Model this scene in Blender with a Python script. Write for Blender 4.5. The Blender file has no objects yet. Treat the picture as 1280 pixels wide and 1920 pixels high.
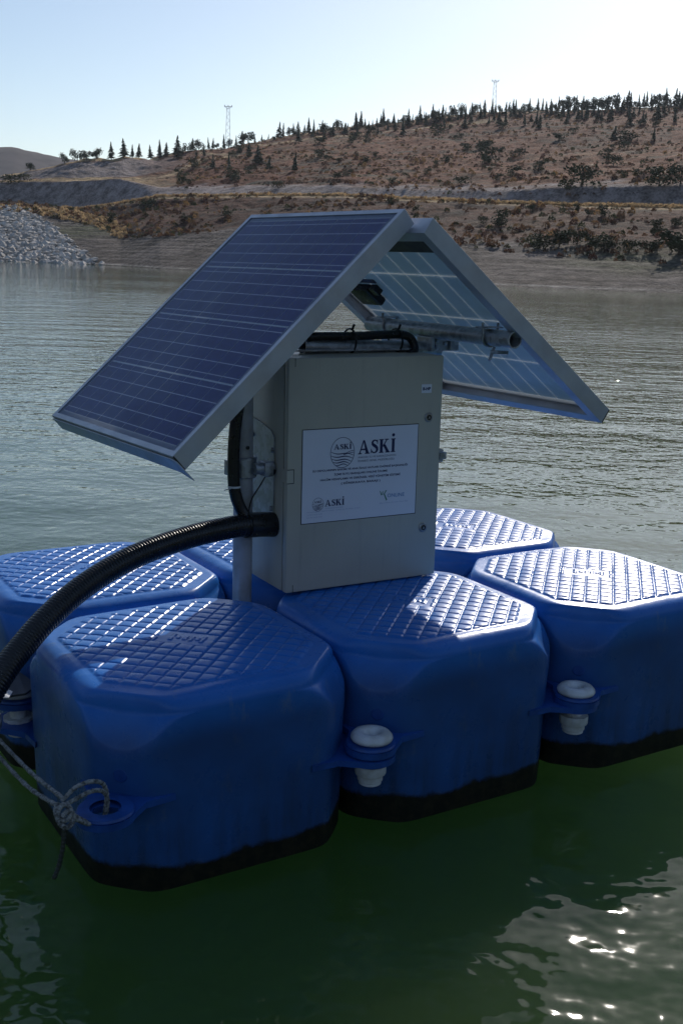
import bpy, bmesh, math, random
import numpy as np
from mathutils import Vector, Matrix, Euler

random.seed(7); RNG = np.random.default_rng(7)
scene = bpy.context.scene
COL = scene.collection
R = math.radians

# ------------------------------------------------------------------ camera
F_PX, CAM = 2095.8, Vector((-1.064, -1.567, 0.687))
YAW, PITCH, ROLL = 0.560, -0.221, 0.035
_f = Vector((math.sin(YAW)*math.cos(PITCH), math.cos(YAW)*math.cos(PITCH), math.sin(PITCH)))
_r0 = Vector((math.cos(YAW), -math.sin(YAW), 0)); _u0 = _r0.cross(_f)
_r = _r0*math.cos(ROLL) + _u0*math.sin(ROLL); _u = -_r0*math.sin(ROLL) + _u0*math.cos(ROLL)
cam_d = bpy.data.cameras.new('camera'); cam = bpy.data.objects.new('camera', cam_d); COL.objects.link(cam)
cam.matrix_world = Matrix.Translation(CAM) @ Matrix((( _r.x,_u.x,-_f.x),(_r.y,_u.y,-_f.y),(_r.z,_u.z,-_f.z))).to_4x4()
cam_d.sensor_fit = 'HORIZONTAL'; cam_d.sensor_width = 36; cam_d.lens = 36*F_PX/1280
cam_d.clip_start = 0.05; cam_d.clip_end = 8000
scene.camera = cam

# ------------------------------------------------------------------ sky, sun, exposure
SUN_AZ, SUN_EL = R(48.5), R(28.5)
w = bpy.data.worlds.new('World'); scene.world = w; w.use_nodes = True
nt = w.node_tree; bg = nt.nodes['Background']
sky = nt.nodes.new('ShaderNodeTexSky'); sky.sky_type = 'NISHITA'; sky.sun_disc = False
sky.sun_elevation = SUN_EL; sky.sun_rotation = SUN_AZ
sky.air_density = 1.0; sky.dust_density = 0.9; sky.ozone_density = 1.4; sky.altitude = 900
nt.links.new(sky.outputs[0], bg.inputs[0]); bg.inputs[1].default_value = 0.098
sd = bpy.data.lights.new('sun', 'SUN'); sun = bpy.data.objects.new('sun', sd); COL.objects.link(sun)
sdir = Vector((math.sin(SUN_AZ)*math.cos(SUN_EL), math.cos(SUN_AZ)*math.cos(SUN_EL), math.sin(SUN_EL)))
sun.rotation_euler = sdir.to_track_quat('Z', 'Y').to_euler()
sd.energy = 3.2; sd.angle = R(0.55); sd.color = (1.0, 0.93, 0.84)
scene.view_settings.view_transform = 'Standard'; scene.view_settings.look = 'None'
scene.view_settings.exposure = 0.13; scene.view_settings.gamma = 1.0

WATER_Z = -0.352

# ------------------------------------------------------------------ helpers
def dirpx(px, py):
    d = _f*F_PX + _r*(px-640) - _u*(py-960); return d.normalized()
def azel(px, py):
    d = dirpx(px, py); return math.atan2(d.x, d.y), math.asin(d.z)
def mesh_obj(name, verts, faces, mat=None, parent=None, smooth=False, mats=None, fm=None):
    me = bpy.data.meshes.new(name); me.from_pydata([tuple(v) for v in verts], [], [tuple(f) for f in faces])
    for m in (mats or ([mat] if mat else [])): me.materials.append(m)
    if fm is not None: me.polygons.foreach_set('material_index', fm)
    if smooth: me.polygons.foreach_set('use_smooth', [True]*len(me.polygons))
    me.update()
    o = bpy.data.objects.new(name, me); COL.objects.link(o)
    if parent: o.parent = parent
    return o
def np_mesh(name, V, F, mat, smooth=True, attrs=None, parent=None):
    """F: (n,k) int array of equal sized faces"""
    me = bpy.data.meshes.new(name); n, k = F.shape
    me.vertices.add(len(V)); me.vertices.foreach_set('co', np.asarray(V, np.float32).ravel())
    me.loops.add(n*k); me.loops.foreach_set('vertex_index', F.astype(np.int32).ravel())
    me.polygons.add(n); me.polygons.foreach_set('loop_start', np.arange(0, n*k, k, dtype=np.int32))
    me.polygons.foreach_set('use_smooth', np.full(n, smooth))
    me.update(calc_edges=True)
    if attrs is not None:
        a = me.color_attributes.new('albedo', 'FLOAT_COLOR', 'POINT')
        c = np.ones((len(V), 4), np.float32); c[:, :3] = attrs; a.data.foreach_set('color', c.ravel())
    me.materials.append(mat)
    o = bpy.data.objects.new(name, me); COL.objects.link(o)
    if parent: o.parent = parent
    return o
def empty(name, loc=(0,0,0), rot=(0,0,0), label=None, cat=None, group=None):
    o = bpy.data.objects.new(name, None); COL.objects.link(o); o.location = loc; o.rotation_euler = rot
    o.empty_display_size = .05
    tag(o, label, cat, group); return o
def tag(o, label=None, cat=None, group=None, kind=None):
    if label: o['label'] = label
    if cat: o['category'] = cat
    if group: o['group'] = group
    if kind: o['kind'] = kind
    return o
class MB:
    def __init__(s): s.v = []; s.f = []; s.m = []; s.mi = 0
    def add(s, V, F):
        b = len(s.v); s.v += [Vector(v) for v in V]
        for f in F: s.f.append([b+i for i in f]); s.m.append(s.mi)
        return s
    def box(s, x0, x1, y0, y1, z0, z1, M=None, ch=0.0):
        V = [(x,y,z) for z in (z0,z1) for y in (y0,y1) for x in (x0,x1)]
        F = [(0,2,3,1),(4,5,7,6),(0,1,5,4),(2,6,7,3),(0,4,6,2),(1,3,7,5)]
        if ch > 0:
            bm = bmesh.new(); vs = [bm.verts.new(v) for v in V]
            for f in F: bm.faces.new([vs[i] for i in f])
            bmesh.ops.bevel(bm, geom=bm.edges[:], offset=ch, segments=2, profile=.5, affect='EDGES')
            bm.verts.index_update(); V = [v.co.copy() for v in bm.verts]; F = [[v.index for v in f.verts] for f in bm.faces]; bm.free()
        if M is not None: V = [M @ Vector(v) for v in V]
        return s.add(V, F)
    def lathe(s, prof, n=32, M=None, cap=True):
        V = [(r*math.cos(2*math.pi*i/n), r*math.sin(2*math.pi*i/n), z) for r, z in prof for i in range(n)]
        F = [(j*n+i, j*n+(i+1)%n, (j+1)*n+(i+1)%n, (j+1)*n+i) for j in range(len(prof)-1) for i in range(n)]
        if cap: F += [tuple(reversed(range(n))), tuple((len(prof)-1)*n+i for i in range(n))]
        if M is not None: V = [M @ Vector(v) for v in V]
        return s.add(V, F)
    def tube(s, pts, rad, n=12, cap=True, hollow=0):
        pts = [Vector(p) for p in pts]; rr = rad if hasattr(rad, '__len__') else [rad]*len(pts)
        T = []
        for i in range(len(pts)):
            a = pts[max(i-1,0)]; b = pts[min(i+1,len(pts)-1)]; T.append((b-a).normalized())
        up = Vector((0,0,1)) if abs(T[0].z) < .9 else Vector((1,0,0))
        nrm = (up - T[0]*up.dot(T[0])).normalized(); V = []
        for i, p in enumerate(pts):
            nrm = (nrm - T[i]*nrm.dot(T[i])).normalized(); bi = T[i].cross(nrm)
            for k in range(n):
                a = 2*math.pi*k/n; V.append(p + (nrm*math.cos(a) + bi*math.sin(a))*rr[i])
        F = [(j*n+i, j*n+(i+1)%n, (j+1)*n+(i+1)%n, (j+1)*n+i) for j in range(len(pts)-1) for i in range(n)]
        m = (len(pts)-1)*n
        if hollow:
            b = len(V)
            for e, off in ((0, 0), (len(pts)-1, m)):
                for k in range(n): V.append(pts[e] + (V[off+k]-pts[e])*hollow)
            for e, off in ((0, 0), (len(pts)-1, m)):
                q = T[e]*(.06 if e == 0 else -.06)
                for k in range(n): V.append(pts[e] + q + (V[off+k]-pts[e])*hollow)
            F += [(k, b+k, b+(k+1)%n, (k+1)%n) for k in range(n)]
            F += [(m+(k+1)%n, b+n+(k+1)%n, b+n+k, m+k) for k in range(n)]
            F += [(b+k, b+2*n+k, b+2*n+(k+1)%n, b+(k+1)%n) for k in range(n)]
            F += [(b+n+(k+1)%n, b+3*n+(k+1)%n, b+3*n+k, b+n+k) for k in range(n)]
            F += [tuple(b+2*n+k for k in range(n)), tuple(b+3*n+k for k in reversed(range(n)))]
        elif cap: F += [tuple(reversed(range(n))), tuple(m+i for i in range(n))]
        return s.add(V, F)
    def build(s, name, mat, parent=None, smooth=False, angle=None):
        mats = mat if isinstance(mat, list) else [mat]
        o = mesh_obj(name, s.v, s.f, parent=parent, smooth=smooth or angle is not None, mats=mats, fm=s.m)
        if angle is not None: o.data.set_sharp_from_angle(angle=R(angle))
        return o
def spline(pts, n):
    """Catmull-Rom through pts, n samples per span"""
    P = [Vector(p) for p in pts]; P = [P[0]*2-P[1]] + P + [P[-1]*2-P[-2]]; out = []
    for i in range(1, len(P)-2):
        for k in range(n):
            t = k/n; a, b, c, d = P[i-1:i+3]
            out.append(.5*((2*b) + (c-a)*t + (2*a-5*b+4*c-d)*t*t + (-a+3*b-3*c+d)*t**3))
    out.append(P[-2].copy()); return out

# ---- node helper
class S:
    def __init__(s, nt, sock): s.nt = nt; s.k = sock
    def _m(s, op, *a):
        n = s.nt.nodes.new('ShaderNodeMath'); n.operation = op
        for i, x in enumerate((s,)+a):
            if isinstance(x, S): s.nt.links.new(x.k, n.inputs[i])
            else: n.inputs[i].default_value = x
        return S(s.nt, n.outputs[0])
    def __add__(s, o): return s._m('ADD', o)
    def __sub__(s, o): return s._m('SUBTRACT', o)
    def __mul__(s, o): return s._m('MULTIPLY', o)
    def __truediv__(s, o): return s._m('DIVIDE', o)
    def fract(s): return s._m('FRACT')
    def lt(s, o): return s._m('LESS_THAN', o)
    def gt(s, o): return s._m('GREATER_THAN', o)
    def mn(s, o): return s._m('MINIMUM', o)
    def mx(s, o): return s._m('MAXIMUM', o)
    def abs(s): return s._m('ABSOLUTE')
def ramp(nt, x, a, b, lo=0., hi=1.):
    n = nt.nodes.new('ShaderNodeMapRange'); n.interpolation_type = 'SMOOTHSTEP'
    n.inputs[1].default_value = a; n.inputs[2].default_value = b; n.inputs[3].default_value = lo; n.inputs[4].default_value = hi
    nt.links.new(x.k, n.inputs[0]); return S(nt, n.outputs[0])
def coords(nt, kind='Object'):
    n = nt.nodes.new('ShaderNodeTexCoord'); return n.outputs[kind]
def xyz(nt, sock):
    n = nt.nodes.new('ShaderNodeSeparateXYZ'); nt.links.new(sock, n.inputs[0]); return [S(nt, o) for o in n.outputs]
def noise(nt, vec, scale, detail=4, rough=.55, stretch=None, rot=0):
    if stretch:
        m = nt.nodes.new('ShaderNodeMapping'); m.inputs['Scale'].default_value = stretch
        if rot:
            q = nt.nodes.new('ShaderNodeMapping'); q.inputs['Rotation'].default_value = (0,0,rot)
            nt.links.new(vec, q.inputs[0]); vec = q.outputs[0]
        nt.links.new(vec, m.inputs[0]); vec = m.outputs[0]
    n = nt.nodes.new('ShaderNodeTexNoise'); n.inputs['Scale'].default_value = scale
    n.inputs['Detail'].default_value = detail; n.inputs['Roughness'].default_value = rough
    if vec is not None: nt.links.new(vec, n.inputs['Vector'])
    return S(nt, n.outputs['Fac'])
def mixc(nt, f, a, b):
    n = nt.nodes.new('ShaderNodeMix'); n.data_type = 'RGBA'
    if isinstance(f, S): nt.links.new(f.k, n.inputs[0])
    else: n.inputs[0].default_value = f
    for i, c in ((6, a), (7, b)):
        if isinstance(c, (tuple, list)): n.inputs[i].default_value = (*c[:3], 1)
        else: nt.links.new(c, n.inputs[i])
    return n.outputs[2]
def newmat(name):
    m = bpy.data.materials.new(name); m.use_nodes = True
    return m, m.node_tree, m.node_tree.nodes['Principled BSDF']
def put(nt, p, name, v):
    if isinstance(v, S): nt.links.new(v.k, p.inputs[name])
    elif hasattr(v, 'is_linked'): nt.links.new(v, p.inputs[name])
    elif isinstance(v, (tuple, list)): p.inputs[name].default_value = (*v[:3], 1)
    else: p.inputs[name].default_value = v
def bump(nt, p, h, strength=.3, dist=.01, prev=None):
    b = nt.nodes.new('ShaderNodeBump'); b.inputs['Strength'].default_value = strength; b.inputs['Distance'].default_value = dist
    nt.links.new(h.k, b.inputs['Height'])
    if prev is not None: nt.links.new(prev.outputs[0], b.inputs['Normal'])
    if p is not None: nt.links.new(b.outputs[0], p.inputs['Normal'])
    return b
def simple(name, col, rough=.5, metal=0., var=.25, scale=30, bmp=0., bscale=60, col2=None, spec=.5, rvar=.1, world=False):
    m, nt, p = newmat(name); v = coords(nt, 'Object')
    n1 = noise(nt, v, scale, 5, .6)
    c2 = col2 or tuple(c*(1-var) for c in col)
    put(nt, p, 'Base Color', mixc(nt, ramp(nt, n1, .35, .68), col, c2))
    put(nt, p, 'Roughness', ramp(nt, noise(nt, v, scale*1.7, 3), .3, .7, max(rough-rvar, .02), min(rough+rvar, 1)))
    put(nt, p, 'Metallic', metal); put(nt, p, 'Specular IOR Level', spec)
    if bmp: bump(nt, p, noise(nt, v, bscale, 4), bmp, .002)
    return m

# ------------------------------------------------------------------ materials
def m_pontoon():
    m, nt, p = newmat('blue_polyethylene'); v = coords(nt); x, y, z = xyz(nt, v)
    n = noise(nt, v, 7, 6, .6); fine = noise(nt, v, 60, 4, .6)
    base = mixc(nt, ramp(nt, n, .3, .75), (.022, .150, .50), (.032, .190, .60))
    chalk = ramp(nt, noise(nt, v, 3.2, 7, .7), .52, .8, 0, .16)
    base = mixc(nt, chalk, base, (.10, .20, .38))
    # scuffs
    sc = ramp(nt, noise(nt, v, 26, 7, .75, stretch=(1, 1, .45)), .57, .70, 0, .38)
    base = mixc(nt, sc, base, (.22, .29, .38))
    # dirt runs on the sides above the water
    st = noise(nt, v, 14, 5, .6, stretch=(2.2, 2.2, .35))
    low = ramp(nt, z, .18, .33, 1, 0)*ramp(nt, st, .35, .7)
    base = mixc(nt, low*.6, base, (.02, .04, .055))
    side_shade = ramp(nt, z, .37, .435, .72, 0)*ramp(nt, noise(nt, v, 5, 4, .6), .25, .7, .6, 1.)  # shade painted into the float sides, fading out at the top edge
    base = mixc(nt, side_shade, base, (.028, .05, .115))
    # slime band at the water line (z measured from the float's underside)
    edge = z - noise(nt, v, 7, 7, .68)*.075
    slime = ramp(nt, edge, .112, .126, 1, 0)
    base = mixc(nt, slime, base, mixc(nt, ramp(nt, fine, .4, .7), (.006, .007, .004), (.022, .018, .008)))
    put(nt, p, 'Base Color', base)
    rg = ramp(nt, noise(nt, v, 11, 6, .65), .3, .75, .24, .42)
    put(nt, p, 'Roughness', rg + slime*.3)
    put(nt, p, 'Specular IOR Level', .34)
    b1 = bump(nt, None, noise(nt, v, 9, 3, .5), .35, .012)
    bump(nt, p, noise(nt, v, 260, 3, .6), .12, .0012, prev=b1)
    return m
M = {}
M['pontoon'] = m_pontoon()
M['lug'] = simple('blue_lug_plastic', (.016, .09, .36), .4, var=.35, scale=25, bmp=.15)
M['whitepl'] = simple('white_nylon', (.74, .75, .76), .42, var=.22, scale=22, col2=(.52, .51, .47), bmp=.1, bscale=90)
def m_galv(name='galvanised_steel', lo=(.30,.32,.34), hi=(.52,.54,.56), metal=.75):
    m, nt, p = newmat(name); v = coords(nt)
    vo = nt.nodes.new('ShaderNodeTexVoronoi'); vo.inputs['Scale'].default_value = 90; nt.links.new(v, vo.inputs['Vector'])
    sx = xyz(nt, vo.outputs['Color'])[0]
    f = sx*.5 + noise(nt, v, 20, 5)*.5
    c = mixc(nt, ramp(nt, f, .25, .75), lo, hi)
    rust = ramp(nt, noise(nt, v, 13, 7, .7), .63, .74, 0, .7)
    c = mixc(nt, rust, c, (.14, .075, .04))
    put(nt, p, 'Base Color', c); put(nt, p, 'Metallic', metal)
    put(nt, p, 'Roughness', ramp(nt, f, .2, .8, .32, .55)); bump(nt, p, noise(nt, v, 120, 4), .12, .001)
    return m
M['galv'] = m_galv()
M['pole'] = simple('grey_painted_pole', (.50, .50, .52), .38, 0.15, var=.3, scale=18, col2=(.36,.35,.35), bmp=.12)
M['alu'] = simple('anodised_aluminium', (.60, .61, .65), .48, .5, var=.1, scale=9, bmp=.05, bscale=200, col2=(.50,.50,.53))
M['box'] = simple('grey_enamelled_steel', (.58, .535, .43), .38, 0, var=.1, scale=5, bmp=.12, bscale=420, rvar=.05)
def m_box():
    m = M['box']; nt = m.node_tree; p = nt.nodes['Principled BSDF']; l = p.inputs['Base Color'].links[0].from_socket; v = coords(nt)
    st = ramp(nt, noise(nt, v, 16, 6, .65, stretch=(3, 3, .22)), .52, .78, 0, .22); dz = ramp(nt, noise(nt, v, 5, 7, .7), .45, .8, 0, .22)
    c = mixc(nt, st, l, (.27,.24,.19)); c = mixc(nt, dz, c, (.60,.56,.48)); put(nt, p, 'Base Color', c)
m_box()
M['darksteel'] = simple('dark_grey_steel', (.10,.10,.11), .5, .5, scale=20)  # dark tone paints shade on the bar under the panel's top frame
M['seam'] = simple('dark_rubber_gasket', (.03,.03,.03), .6)
M['black'] = simple('black_plastic', (.012,.012,.013), .34, var=.4, scale=40)
M['hose'] = simple('black_corrugated_polymer', (.016,.016,.017), .3, var=.4, scale=30, rvar=.06)
M['rope'] = simple('weathered_braided_rope', (.36,.36,.34), .9, var=.55, scale=160, col2=(.08,.08,.075), bmp=.8, bscale=300)
M['rope_wet'] = simple('wet_dark_rope', (.03,.035,.025), .5)
M['paper'] = simple('white_sign_sheet', (.86,.85,.90), .45, var=.05, scale=4, bmp=.06, bscale=14)
M['ink'] = simple('navy_print', (.012,.022,.10), .5, var=.1)
M['ink2'] = simple('grey_print', (.09,.10,.17), .5, var=.1)
M['inkb'] = simple('light_blue_print', (.10,.28,.55), .5, var=.1)
M['inkg'] = simple('green_print', (.02,.22,.10), .5, var=.1)
M['inkp'] = simple('faint_print', (.42,.45,.60), .5, var=.1)
M['lock'] = simple('zinc_lock', (.42,.43,.44), .35, .8)
M['dark'] = simple('black_lock_insert', (.01,.01,.01), .4)
M['tape'] = simple('white_cable_tie', (.75,.75,.72), .5)

PW, PL, PM = .57, .652, .022          # panel width, slope length, margin round the cells
def cell_grid(nt, v, gw=.0021):
    x, y, z = xyz(nt, v); sv = x.abs() - PM; su = y - PM
    pr, pc = (PL-2*PM)/4, (PW-2*PM)/9
    fr = (sv/pr).fract(); fc = (su/pc).fract()
    inside = sv.gt(0)*sv.lt(PL-2*PM)*su.gt(0)*su.lt(PW-2*PM)
    one = fr*-1. + 1.; onec = fc*-1. + 1.
    rowgap = (fr.mn(one)*pr).lt(gw)
    bus = ((fr*5.).fract() - .5).abs().lt(.0018*5/pr*.5)
    colgap = (fc.mn(onec)*pc).lt(.0010)
    return x, y, inside, rowgap, bus, colgap
def translucent(nt, p, col, fac):
    t = nt.nodes.new('ShaderNodeBsdfTranslucent'); nt.links.new(col, t.inputs[0]); mx = nt.nodes.new('ShaderNodeMixShader')
    nt.links.new(fac.k, mx.inputs[0]); nt.links.new(p.outputs[0], mx.inputs[1]); nt.links.new(t.outputs[0], mx.inputs[2])
    nt.links.new(mx.outputs[0], nt.nodes['Material Output'].inputs['Surface'])
def m_cells():
    m, nt, p = newmat('solar_cells_under_glass'); v = coords(nt)
    x, y, inside, rowgap, bus, colgap = cell_grid(nt, v)
    vo = nt.nodes.new('ShaderNodeTexVoronoi'); vo.inputs['Scale'].default_value = 130; nt.links.new(v, vo.inputs['Vector'])
    fl = xyz(nt, vo.outputs['Color'])[0]
    big = ramp(nt, noise(nt, v, 3.5, 3), .3, .7)
    c = mixc(nt, fl*.6+big*.4, (.012,.012,.11), (.020,.024,.19))
    c = mixc(nt, colgap*.5, c, (.40,.42,.55)); c = mixc(nt, bus*.95, c, (.62,.64,.78)); c = mixc(nt, rowgap*.95, c, (.80,.82,.92))
    out = inside*-1. + 1.
    c = mixc(nt, out, c, (.30,.33,.48))
    # dust
    c = mixc(nt, ramp(nt, noise(nt, v, 9, 7, .7), .45, .8, .015, .09), c, (.45,.43,.42))
    put(nt, p, 'Base Color', c); put(nt, p, 'Roughness', ramp(nt, noise(nt, v, 12, 5), .3, .7, .10, .2)); put(nt, p, 'IOR', 1.33)
    translucent(nt, p, mixc(nt, rowgap.mx(colgap).mx(out), (.28,.43,.56), (.9,.9,.9)), rowgap.mx(colgap).mx(out)*.35+.25)
    return m
M['cells'] = m_cells()
def m_back():
    m, nt, p = newmat('translucent_module_backsheet'); v = coords(nt)
    x, y, inside, rowgap, bus, colgap = cell_grid(nt, v, .0011)
    g = rowgap.mx(colgap)
    c = mixc(nt, ramp(nt, noise(nt, v, 4, 5), .3, .7), (.46,.60,.70), (.56,.68,.76))
    c = mixc(nt, ramp(nt, noise(nt, v, 18, 7, .7), .55, .8, 0, .3), c, (.34,.34,.32))
    c = mixc(nt, g, c, (.85,.85,.80)); c = mixc(nt, inside*-1.+1., c, (.40,.46,.52))
    put(nt, p, 'Base Color', c); put(nt, p, 'Roughness', .22); put(nt, p, 'Specular IOR Level', .6)
    translucent(nt, p, c, g*0.+.5)
    return m
M['back'] = m_back()

def m_water():
    m, nt, p = newmat('lake_water'); 
    g = nt.nodes.new('ShaderNodeNewGeometry'); pos = g.outputs['Position']
    ln = nt.nodes.new('ShaderNodeVectorMath'); ln.operation = 'LENGTH'; nt.links.new(pos, ln.inputs[0]); d = S(nt, ln.outputs['Value'])
    turb = ramp(nt, noise(nt, pos, 1.3, 5, .6), .3, .75)
    put(nt, p, 'Base Color', mixc(nt, turb, (.042, .080, .025), (.052, .094, .030)))
    put(nt, p, 'Subsurface Weight', 1.0); p.inputs['Subsurface Radius'].default_value = (7.0, 9.0, 7.0); put(nt, p, 'Subsurface Scale', 1.0)
    put(nt, p, 'Roughness', .035); put(nt, p, 'IOR', 1.333)
    lee = ramp(nt, d, 66, 73, 1, .3)*ramp(nt, d, 14, 42, 1, .5)
    gust = ramp(nt, noise(nt, pos, .07, 3, .6, stretch=(1, 2.5, 1), rot=.56), .35, .65, .75, 1.25)
    def vm(op, a, b=None, val=None):
        n = nt.nodes.new('ShaderNodeVectorMath'); n.operation = op; nt.links.new(a, n.inputs[0])
        if b is not None:
            if isinstance(b, tuple): n.inputs[1].default_value = b
            else: nt.links.new(b, n.inputs[1])
        if val is not None: nt.links.new(val.k, n.inputs['Scale'])
        return n.outputs[0]
    def slopes(scale, detail, rough, stretch, rot, h, amp, k):
        f = lambda off: noise(nt, vm('ADD', pos, off), scale, detail, rough, stretch=stretch, rot=rot)
        a = f((0,0,0)); return (a-f((h,0,0)))*(amp/h)*k, (a-f((0,h,0)))*(amp/h)*k
    sx = sy = None
    for args in WAVES:
        a, b = slopes(*args[:6], args[6], ramp(nt, d, *args[7])*gust*lee)
        sx = a if sx is None else sx+a; sy = b if sy is None else sy+b
    cb = nt.nodes.new('ShaderNodeCombineXYZ'); nt.links.new(sx.k, cb.inputs[0]); nt.links.new(sy.k, cb.inputs[1]); cb.inputs[2].default_value = 1.0
    nt.links.new(vm('NORMALIZE', cb.outputs[0]), p.inputs['Normal'])
    return m
WAVES = ((.9, 1, .4, (1, 2.0, 1), .45,   .05, .028, (1.3, 5, .6, 1)), (1.7, 1, .4, (1, 1.7, 1), .75, .03, .019, (10, 35, 0, 1)),
         (3.6, 2, .5, (1, 1.5, 1), .50, .015, .0150, (2.5, 10, .3, 1)), (10., 2, .5, (1, 1.1, 1), .62, .006, .0092, (1.3, 6, .5, 1)), (24., 1, .4, (1, 1.1, 1), .35, .004, .0013, (1.3, 5, .5, 1)))
M['water'] = m_water()

def m_ground():
    m, nt, p = newmat('hillside_ground'); g = nt.nodes.new('ShaderNodeNewGeometry'); pos = g.outputs['Position']
    a = nt.nodes.new('ShaderNodeVertexColor'); a.layer_name = 'albedo'
    n1 = noise(nt, pos, .9, 6, .65); n2 = noise(nt, pos, 4, 5, .7)
    k = ramp(nt, n1*.55+n2*.45, .36, .64, .4, 1.6)
    mm = nt.nodes.new('ShaderNodeVectorMath'); mm.operation = 'SCALE'; nt.links.new(a.outputs[0], mm.inputs[0]); nt.links.new(k.k, mm.inputs['Scale'])
    put(nt, p, 'Base Color', mm.outputs[0]); put(nt, p, 'Roughness', .95); put(nt, p, 'Specular IOR Level', .15)
    b1 = bump(nt, None, n1, 1.0, .5); bump(nt, p, n2, 1.0, .16, prev=b1)
    return m
M['ground'] = m_ground()
def m_attr(name, rough=.9, tr=0.):
    m, nt, p = newmat(name); a = nt.nodes.new('ShaderNodeVertexColor'); a.layer_name = 'albedo'
    put(nt, p, 'Base Color', a.outputs[0]); put(nt, p, 'Roughness', rough); put(nt, p, 'Specular IOR Level', .2)
    if tr: translucent(nt, p, a.outputs[0], S(nt, a.outputs[1])*0.+tr)
    return m
M['scrub'] = m_attr('dry_scrub', .9, .4); M['stone'] = m_attr('limestone_riprap', .85)
M['needles'] = simple('conifer_needles', (.062,.085,.046), .8, var=.45, scale=1.3, spec=.2)
M['leaves'] = simple('dusty_shrub_leaves', (.075,.085,.036), .8, var=.45, scale=1.0, spec=.2)
M['bark'] = simple('tree_bark', (.10,.075,.055), .9)
M['farhill'] = simple('distant_hill_scrub', (.095,.075,.072), .95, var=.45, scale=.05, spec=.1)
M['rear_blocker'] = simple('rear_blocker_scrub', (.11,.085,.06), .95, var=.5, scale=.12, spec=.1)
M['pylon'] = simple('grey_pylon_steel', (.50,.52,.56), .6, .3)
M['barrel'] = simple('white_plastic_drum', (.8,.8,.78), .5)

# ------------------------------------------------------------------ terrain
_T = RNG.random((256, 256))
def vnoise(x, y):
    xi = np.floor(x).astype(int); yi = np.floor(y).astype(int); fx = x-xi; fy = y-yi
    fx = fx*fx*(3-2*fx); fy = fy*fy*(3-2*fy); g = lambda a, b: _T[a % 256, b % 256]
    return (g(xi,yi)*(1-fx)+g(xi+1,yi)*fx)*(1-fy) + (g(xi,yi+1)*(1-fx)+g(xi+1,yi+1)*fx)*fy
def fbm(x, y, o=4, gain=.5):
    s = 0; a = 1; t = 0
    for i in range(o): s = s + a*vnoise(x*2**i+17*i, y*2**i+31*i); t += a; a *= gain
    return s/t - .5
XS   = [-500, -150,   0,  75, 150, 225, 300, 450, 640, 900, 1100, 1280, 1500, 1900]
RSH  = [ 108,  106, 105, 104, 102,  96,  87,  78,  69,  63,   61,   61,   60,   59]
Y2   = [ 372,  380, 388, 395, 408, 440, 437, 432, 432, 455,  470,  478,  487,  500]
R2   = [ 150,  142, 136, 132, 126, 116, 106,  96,  86,  78,   74,   71,   70,   70]
Y3   = [ 366,  372, 382, 385, 391, 380, 367, 365, 366, 378,  385,  388,  392,  398]
R3   = [ 175,  160, 155, 152, 148, 142, 136, 125, 115, 105,  100,   97,   96,   96]
Y5   = [ 330,  338, 343, 341, 338, 335, 352, 352, 351, 358,  352,  350,  346,  346]
R5   = [ 185,  172, 165, 162, 158, 154, 147, 137, 125, 114,  108,  105,  104,  104]
Y6   = [ 326,  334, 339, 337, 334, 331, 320, 305, 290, 280,  270,  262,  255,  250]
R6   = [ 195,  182, 176, 175, 173, 172, 174, 176, 176, 174,  170,  168,  168,  168]
Y7   = [ 318,  320, 322, 312, 301, 297, 292, 266, 242, 212,  203,  196,  188,  180]
R7   = [ 205,  192, 184, 184, 184, 188, 205, 228, 245, 252,  252,  252,  252,  252]
def _tab(Y, Rk=None):
    ae = [azel(x, y) for x, y in zip(XS, Y)]
    az = np.array([a for a, e in ae]); el = np.array([e for a, e in ae])
    if Rk is None: r = np.array(RSH, float); z = np.full(len(XS), WATER_Z)
    else: r = np.array(Rk, float); z = CAM.z + r*np.tan(el)
    return az, r, z
TAB = [_tab([490]*14), _tab(Y2, R2), _tab(Y3, R3), None, _tab(Y5, R5), _tab(Y6, R6), _tab(Y7, R7)]
def keys(az):
    K = []
    for i, t in enumerate(TAB):
        if t is None: K.append(None); continue
        K.append((np.interp(az, t[0], t[1]), np.interp(az, t[0], t[2])))
    K[3] = (K[2][0]+6.0, K[2][1]+.12)
    rs = K[0][0]
    return [(rs-14, np.full_like(rs, WATER_Z-2.2))] + K + [(K[6][0]+50, K[6][1]-1.5), (K[6][0]+700, K[6][1]-45)]
def height(az, r, detail=True):
    K = keys(az); z = np.full_like(r, WATER_Z-2.2); zone = np.zeros_like(r)
    for i in range(len(K)-1):
        (r0, z0), (r1, z1) = K[i], K[i+1]; t = (r-r0)/np.maximum(r1-r0, .01); m = (t >= 0)
        tt = np.clip(t, 0, 1); z = np.where(m, z0+(z1-z0)*tt, z); zone = np.where(m, i+tt, zone)
    x = CAM.x + r*np.sin(az); y = CAM.y + r*np.cos(az)
    if detail:
        beach = np.clip(np.minimum(zone-1, (2.2-zone)*3), 0, 1)
        scr = np.clip((zone-1.9)*4, 0, 1)*np.where((zone > 2.85) & (zone < 4.15), .12, 1)*np.where((zone>4) & (zone<5.1), .35, 1)
        z = z + beach*(fbm(x/5, y/5, 4)*.55 + (np.abs(((z*2.8+fbm(x/9,y/9,3)*2.0) % 1)-.5)-.25)*.22)
        z = z + scr*(fbm(x/16, y/16, 3)*1.5 + fbm(x/3.2, y/3.2, 4, .6)*.9)*np.clip((zone-1.9), 0, 1)**.3
        crest = np.clip(1-np.abs(zone-7)*1.5, 0, 1); z = z + crest*fbm(x/30, y/30, 2)*1.0
        z = z + np.clip((zone-3)*4, 0, 1)*np.clip((4.3-zone)*4, 0, 1)*fbm(x/2, y/2, 3)*.25
    return x, y, z, zone
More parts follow.
